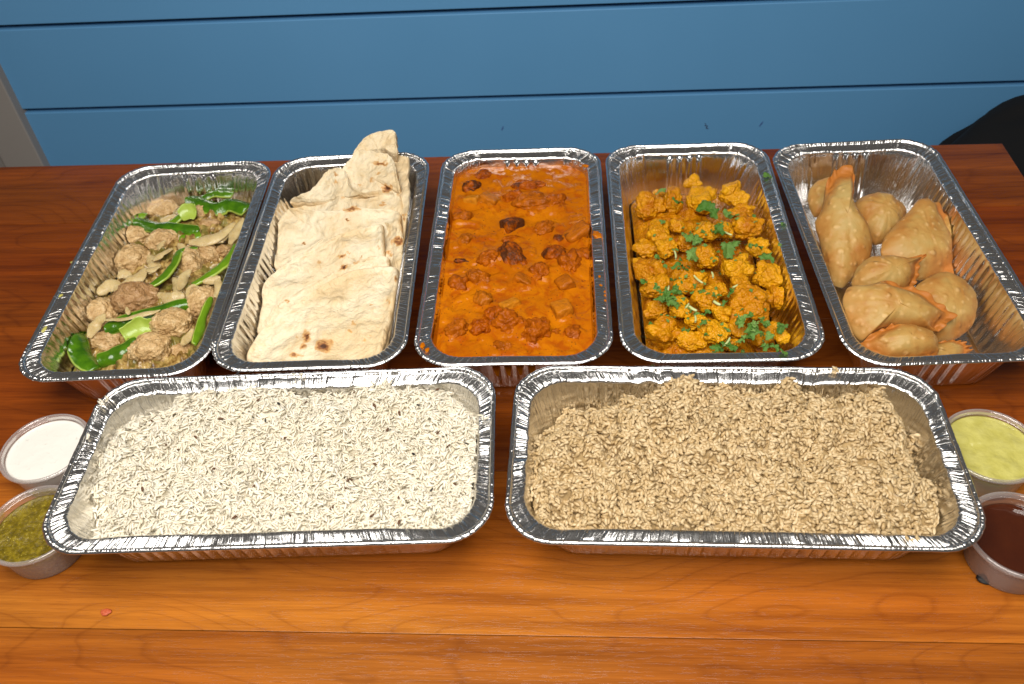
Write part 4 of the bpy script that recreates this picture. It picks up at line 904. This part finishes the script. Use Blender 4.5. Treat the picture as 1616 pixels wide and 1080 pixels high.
# ------------------------------------------------------------------ rice
def grain_templates(nv, L, Wd, bend):
    out = []
    for k in range(nv):
        g = np.random.default_rng(40 + k); m, n = 6, 5; V = []
        b = g.uniform(-bend, bend)
        for a in np.linspace(-1, 1, m):
            r = Wd * .5 * math.sqrt(max(0, 1 - (a * .93) ** 2.4)); th = np.arange(n) / n * 2 * math.pi
            V.append(np.stack([np.full(n, a * L * .5), np.cos(th) * r + b * L * a * a, np.sin(th) * r * .8], -1))
        out.append(np.array(V).reshape(-1, 3))
    return out, [grid_faces(6, 5), np.array([[0, 1, 2, 3, 4], [25, 26, 27, 28, 29]])]
def poly_sd(poly, X, Y):
    """signed distance to a polygon, positive inside"""
    P = np.array(poly); d = np.full(X.shape, 1e9); ins = np.zeros(X.shape, bool)
    for (x0, y0), (x1, y1) in zip(P, np.roll(P, -1, 0)):
        ex, ey = x1 - x0, y1 - y0; t = np.clip(((X - x0) * ex + (Y - y0) * ey) / (ex * ex + ey * ey + 1e-12), 0, 1)
        d = np.minimum(d, np.hypot(X - x0 - t * ex, Y - y0 - t * ey)); ins ^= ((y0 > Y) != (y1 > Y)) & (X < ex * (Y - y0) / (ey + 1e-12) + x0)
    return np.where(ins, d, -d)
def rice_pile(i, poly_px, zref, height, name, mat, label, n, L, Wd, bend, seed, drop_, rough):
    q = np.array(poly_px, float); poly = to_local(i, at(q[:, 0], q[:, 1], np.full(len(q), zref)))[:, :2]
    def hfun(x, y):
        k = xy0(x, y); sd = poly_sd(poly, x, y) - .007 + .0045 * fbm(k * 60 + seed, seed + 31, 2)
        return height(x, y) + rough * (.0070 * fbm(k * 34 + seed, seed, 2) + .0030 * fbm(k * 100 + seed, seed + 3, 2) - .0050 * np.exp(-(fbm(k * 55 + seed + 9, seed + 6, 2) / .13) ** 2)) - drop_ * np.clip(-sd / .016, 0, 2.5) + .002 * np.clip(sd / .02, 0, 1)
    g = np.random.default_rng(seed)
    a0, b0 = TW / 2 - .0145, TL / 2 - .0145
    xs, ys = np.meshgrid(np.linspace(-a0, a0, 90), np.linspace(-b0, b0, 180), indexing='ij')
    H = hfun(xs, ys) - .0024
    P = np.stack([xs, ys, H], -1).reshape(-1, 3); W_ = clampin(i, to_world(i, P), .001)
    ox, oy = TRAYS[i][:2]; base = np.array([ox, oy, 0])
    tmpl, tf = grain_templates(8, L, Wd, bend)
    X, Y = g.uniform(-a0, a0, n * 2), g.uniform(-b0, b0, n * 2); Z = hfun(X, Y); e = .002
    keep = (np.abs(X) < TW / 2 - inset(Z) - .001) & (np.abs(Y) < TL / 2 - inset(Z) - .001) & (Z > .006)
    rr_ = .030; dx = np.abs(X) - (TW / 2 - inset(Z) - rr_); dy = np.abs(Y) - (TL / 2 - inset(Z) - rr_); keep &= ~((dx > 0) & (dy > 0) & (np.hypot(dx, dy) > rr_ - .001))
    X, Y, Z = X[keep][:n], Y[keep][:n], Z[keep][:n]; m = len(X)
    gx, gy = (hfun(X + e, Y) - hfun(X - e, Y)) / (2 * e), (hfun(X, Y + e) - hfun(X, Y - e)) / (2 * e)
    Nn = np.stack([-gx, -gy, np.ones(m)], -1); Nn /= np.linalg.norm(Nn, axis=1)[:, None]
    yaw = 5 * fbm(xy0(X, Y) * 55 + seed, seed + 21, 2) + g.normal(0, .75, m); T = np.stack([np.cos(yaw), np.sin(yaw), g.normal(0, .34, m)], -1); T -= Nn * ((T * Nn).sum(1) * .8)[:, None]; T /= np.linalg.norm(T, axis=1)[:, None]
    S = np.cross(Nn, T); S /= np.linalg.norm(S, axis=1)[:, None]; U = np.cross(T, S); sc = g.uniform(.78, 1.12, m)
    Zp = Z + np.clip(g.normal(0, .0013, m), -.0012, .004) + .0002 + (g.random(m) < .06) * g.uniform(0, .0022, m)
    kk = g.integers(0, 8, m); TT_ = np.array(tmpl)[kk] * sc[:, None, None]
    V = TT_[..., :1] * T[:, None] + TT_[..., 1:2] * S[:, None] + TT_[..., 2:] * U[:, None]
    Pw = to_world(i, np.stack([X, Y, Zp], -1)); t = TRAYS[i][2]; c, s = math.cos(t), math.sin(t)
    V = np.stack([V[..., 0] * c - V[..., 1] * s, V[..., 0] * s + V[..., 1] * c, V[..., 2]], -1) + Pw[:, None]
    nb = len(W_); off = nb + np.arange(m)[:, None, None] * 30
    gf = (tf[0][None] + off).reshape(-1, 4); gc = (tf[1][None] + off).reshape(-1, 5)
    r = np.concatenate([np.full(nb, .1), np.repeat(g.random(m), 30)])
    bf = grid_faces(90, 180, False)
    o = link(name, mesh(name, np.concatenate([W_, V.reshape(-1, 3)]) - base, [bf, gf, gc], MAT[mat], True, {'rnd': r}), None, base.tolist())
    tag(o, label, 'rice', None, 'stuff'); return hfun
WP = [(128, 846), (150, 800), (160, 720), (178, 672), (215, 652), (262, 640), (300, 616), (350, 606), (440, 600), (560, 606), (640, 606), (700, 618), (742, 636), (752, 660), (758, 760), (760, 850), (700, 880), (400, 890), (150, 880)]
hw = rice_pile(5, WP, .052, lambda x, y: .0505 + .0065 * np.exp(-((y + .03) / .09) ** 2 - ((x + .015) / .05) ** 2) - .004 * sstep(.03, .07, x), 'white_rice', 'white_rice', 'fluffy white basmati rice with dark cumin seeds, heaped almost to its rim', 16500, .0105, .0020, .11, 71, .018, 1.0)
BP = [(828, 850), (842, 790), (840, 740), (852, 690), (890, 652), (930, 640), (1000, 622), (1050, 604), (1120, 600), (1190, 598), (1240, 606), (1300, 628), (1340, 640), (1385, 624), (1415, 655), (1432, 700), (1448, 760), (1470, 800), (1490, 835), (1480, 880), (1200, 900), (850, 890)]
hb = rice_pile(6, BP, .050, lambda x, y: .0500 + .009 * np.exp(-((y - .02) / .10) ** 2 - ((x + .02) / .05) ** 2) - .003 * sstep(.03, .07, x), 'brown_rice', 'brown_rice', 'clumpy tan brown rice piled in the front right tray', 12500, .0082, .0031, .06, 83, .024, 1.4)
# cumin seeds on the white rice
ct, cf = grain_templates(1, 1, .28, .12); cum = mesh('cumin_seed', ct[0], cf, MAT['cumin']); chs = mesh('cumin_seed', ct[0], cf, MAT['char_seed'])
bpy.context.view_layer.update(); deps = bpy.context.evaluated_depsgraph_get()
CS = [(378, 603), (270, 655), (240, 665), (262, 702), (346, 664), (214, 717), (310, 690), (226, 772), (459, 816), (375, 818), (440, 640), (486, 638), (560, 628), (590, 640), (648, 700), (655, 722), (548, 763), (556, 758), (545, 770), (630, 790), (680, 780), (632, 828), (706, 706), (690, 690), (500, 720), (420, 670), (405, 632), (610, 685), (630, 652), (284, 712), (536, 690), (340, 740), (720, 765), (590, 735), (470, 745), (660, 650), (300, 640), (688, 618), (450, 690), (395, 760), (735, 705), (520, 800), (280, 800), (585, 820)]
for k, (x, y) in enumerate(CS):
    P = at(x, y, .054); L_ = to_local(5, P); z = float(hw(L_[0:1], L_[1:2])[0]) + .0014; P = at(x, y, z); L_ = to_local(5, P); P[2] = drop(P[0], P[1], .05)[0] + .0015; g = np.random.default_rng(k)
    o = link('cumin_seed', cum if k % 5 else chs, None, P.tolist()); o.scale = (.0068 * g.uniform(.75, 1.2),) * 3; o.rotation_euler = (0, g.uniform(-.5, .5), g.uniform(0, 6.28)); tag(o, 'dark cumin seed lying on the white rice', 'cumin seed', 'cumin seeds on the white rice')
def clump(mat, px, py, z, L, Wd, n, spread, label, seed, name):
    g = np.random.default_rng(seed); t, f = grain_templates(4, L, Wd, .08); P0 = at(px, py, z); Vs = []; Fs = [[], []]
    for k in range(n):
        yaw = g.uniform(0, 3.1); rm = rotm(0, g.uniform(-.3, .3), yaw); Vs.append(t[k % 4] @ rm.T + P0 + np.array([g.normal(0, spread), g.normal(0, spread), g.uniform(.0, .0018)]))
        Fs[0].append(f[0] + 30 * k); Fs[1].append(f[1] + 30 * k)
    solid(name, np.concatenate(Vs), [np.concatenate(Fs[0]), np.concatenate(Fs[1])], MAT[mat], label, 'rice clump', None, {'rnd': np.repeat(g.random(n), 30)})
clump('white_rice', 163, 636, RIMZ, .008, .0018, 6, .0028, 'white rice grains stuck on the far left corner of the white rice tray', 1, 'rice_clump')
clump('white_rice', 140, 690, RIMZ - .001, .006, .0018, 4, .0012, 'small white rice clump on the left rim of the white rice tray', 2, 'rice_clump')
clump('white_rice', 762, 660, RIMZ - .001, .008, .0018, 5, .0022, 'white rice grains on the right rim of the white rice tray', 3, 'rice_clump')
clump('white_rice', 465, 597, RIMZ - .001, .007, .0018, 4, .0040, 'white rice grains on the far rim of the white rice tray', 4, 'rice_clump')
clump('brown_rice', 1322, 588, RIMZ - .001, .0066, .0024, 5, .0014, 'brown rice clump stuck on the far rim of the brown rice tray', 5, 'rice_clump')
clump('brown_rice', 1441, 853, RIMZ - .002, .0075, .0024, 4, .0014, 'brown rice grains stuck on the near rim of the brown rice tray', 6, 'rice_clump')
# sauce splashes on the curry rim
def splash(px, py, r, z, label, seed, mat='orange_curry', name='sauce_splash', elong=1.6):
    g = np.random.default_rng(seed); V, F = ico(3); P = V * np.array([r * elong, r, r * .35]) * (1 + .35 * fbm(V * 1.6 + seed, seed, 2))[:, None]; P = P @ rotm(0, 0, g.uniform(0, 3)).T
    solid(name, P + at(px, py, z), F, MAT[mat], label, 'splash', 'sauce splashes on the tray rims')
for k, (x, y, r, lab) in enumerate([(942, 371, .0036, 'largest orange splash on the right rim of the curry tray'), (681, 391, .0014, 'orange dot on the left rim of the curry tray'), (955, 460, .0012, 'small orange dot on the right rim of the curry tray'), (958, 466, .0016, 'orange drip beside the small dot on the right rim of the curry tray'), (957, 474, .0014, 'lower orange drop on the right rim of the curry tray'), (948, 450, .001, 'tiny orange speck just above the small dot on the curry tray right rim'), (946, 436, .0010, 'uppermost tiny orange speck on the curry tray right rim'),
    (667, 545, .0018, 'orange smear on the near left corner of the curry rim'), (674, 552, .0016, 'second orange smear on the near left corner'), (924, 262, .0022, 'orange splash at the far right corner of the curry'), (787, 567, .001, 'tiny orange dot on the near rim of the curry'), (820, 568, .001, 'tiny orange dot further right on the near rim')]):
    splash(x, y, r, RIMZ - .0028 if 700 < x < 930 else RIMZ - .0025, lab, k)
for k, (x, y, lab) in enumerate([(137, 382, 'uppermost yellow oil spot on the left rim of the meat tray'), (117, 415, 'second yellow oil spot from the far end on the meat tray left rim'), (93, 468, 'third yellow oil spot from the far end on the meat tray left rim'), (70, 520, 'lowest yellow oil spot on the left rim of the meat tray')]):
    splash(x, y, .0022, RIMZ - .0032, lab, 30 + k, 'yellow_herb_sauce', 'oil_spot', 1.8)

# ------------------------------------------------------------------ sauce cups
def lathe(name, prof, mat, parent=None, n=96):
    th = np.arange(n) / n * 2 * math.pi; V = np.array([np.stack([np.cos(th) * r, np.sin(th) * r, np.full(n, z)], -1) for r, z in prof])
    return link(name, mesh(name, V.reshape(-1, 3), grid_faces(len(prof), n), MAT[mat]), parent)
CUPZ = .032
def cup(px, py, sauce, fill, label, slabel, seed, wav, R0=.0355):
    c = at(px, py, CUPZ); root = empty('sauce_cup', (c[0], c[1], .0003)); tag(root, label, 'sauce cup', 'clear plastic sauce cups')
    rb = R0 - .0075; hs = CUPZ
    lathe('bowl', [(.0005, .0012), (rb - .003, .0012), (rb - .001, .0006), (rb, .0), (rb + .0006, .0014), (R0 - .0028, hs - .004), (R0 - .0026, hs - .0012)], 'plastic', root)
    lathe('cup_rim', [(R0 - .0032, hs - .0045), (R0 - .0016, hs - .0030), (R0 - .0004, hs - .0034), (R0, hs - .0022), (R0 - .0005, hs - .0006), (R0 - .0016, hs), (R0 - .0027, hs - .0005), (R0 - .0034, hs - .0018), (R0 - .0040, hs - .0030)], 'plastic', root)
    n = 96; th = np.arange(n) / n * 2 * math.pi; rings = []
    wall = lambda z: rb + .0006 + (R0 - .0028 - rb - .0006) * z / (hs - .004) - .0007
    for z in (.0018, fill * .35, fill * .7): rings.append(np.stack([np.cos(th) * wall(z), np.sin(th) * wall(z), np.full(n, z)], -1))
    for a in np.linspace(1, 0, 30):
        x, y = np.cos(th) * wall(fill) * max(a, .003), np.sin(th) * wall(fill) * max(a, .003)
        rings.append(np.stack([x, y, fill + wav * fbm(xy0(x, y) * 70 + seed, seed, 3) * sstep(1, .85, a) + .0004 * sstep(.9, 1, a)], -1))
    V = np.array(rings).reshape(-1, 3) + np.array([c[0], c[1], .0003])
    solid(sauce, V, grid_faces(len(rings), n), MAT[sauce], slabel, 'sauce')
cup(70, 705, 'yogurt_sauce', .0265, 'clear plastic cup of white yogurt sauce left of the white rice tray', 'white yogurt sauce with faint green flecks', 1, .0003)
cup(52, 826, 'green_chutney', .0235, 'clear plastic cup of green chutney at the front left', 'speckled olive green chutney', 2, .0007)
cup(1566, 701, 'yellow_herb_sauce', .0265, 'clear plastic cup of yellow green sauce right of the brown rice tray', 'thick pale yellow green sauce', 3, .0012)
cup(1612, 842, 'brown_sauce', .0225, 'clear plastic cup of dark brown sauce at the front right', 'glossy dark reddish brown sauce in the front right cup', 4, .0004)
def bit(px, py, r, mat, label, name, cat, seed, flat=.5):
    V, F = ico(3); P = V * np.array([r * 1.4, r, r * flat]) * (1 + .25 * fbm(V * 1.5 + seed, seed, 2))[:, None]; P[:, 2] += r * flat * .95
    solid(name, P + at(px, py, 0.0), F, MAT[mat], label, cat)
bit(168, 968, .0026, 'crumb', 'small reddish food crumb on the bare table front left', 'food_crumb', 'crumb', 3)
bit(1556, 914, .0050, 'char_seed', 'small black scrap on the table beside the brown sauce cup', 'black_scrap', 'scrap', 4, .35)
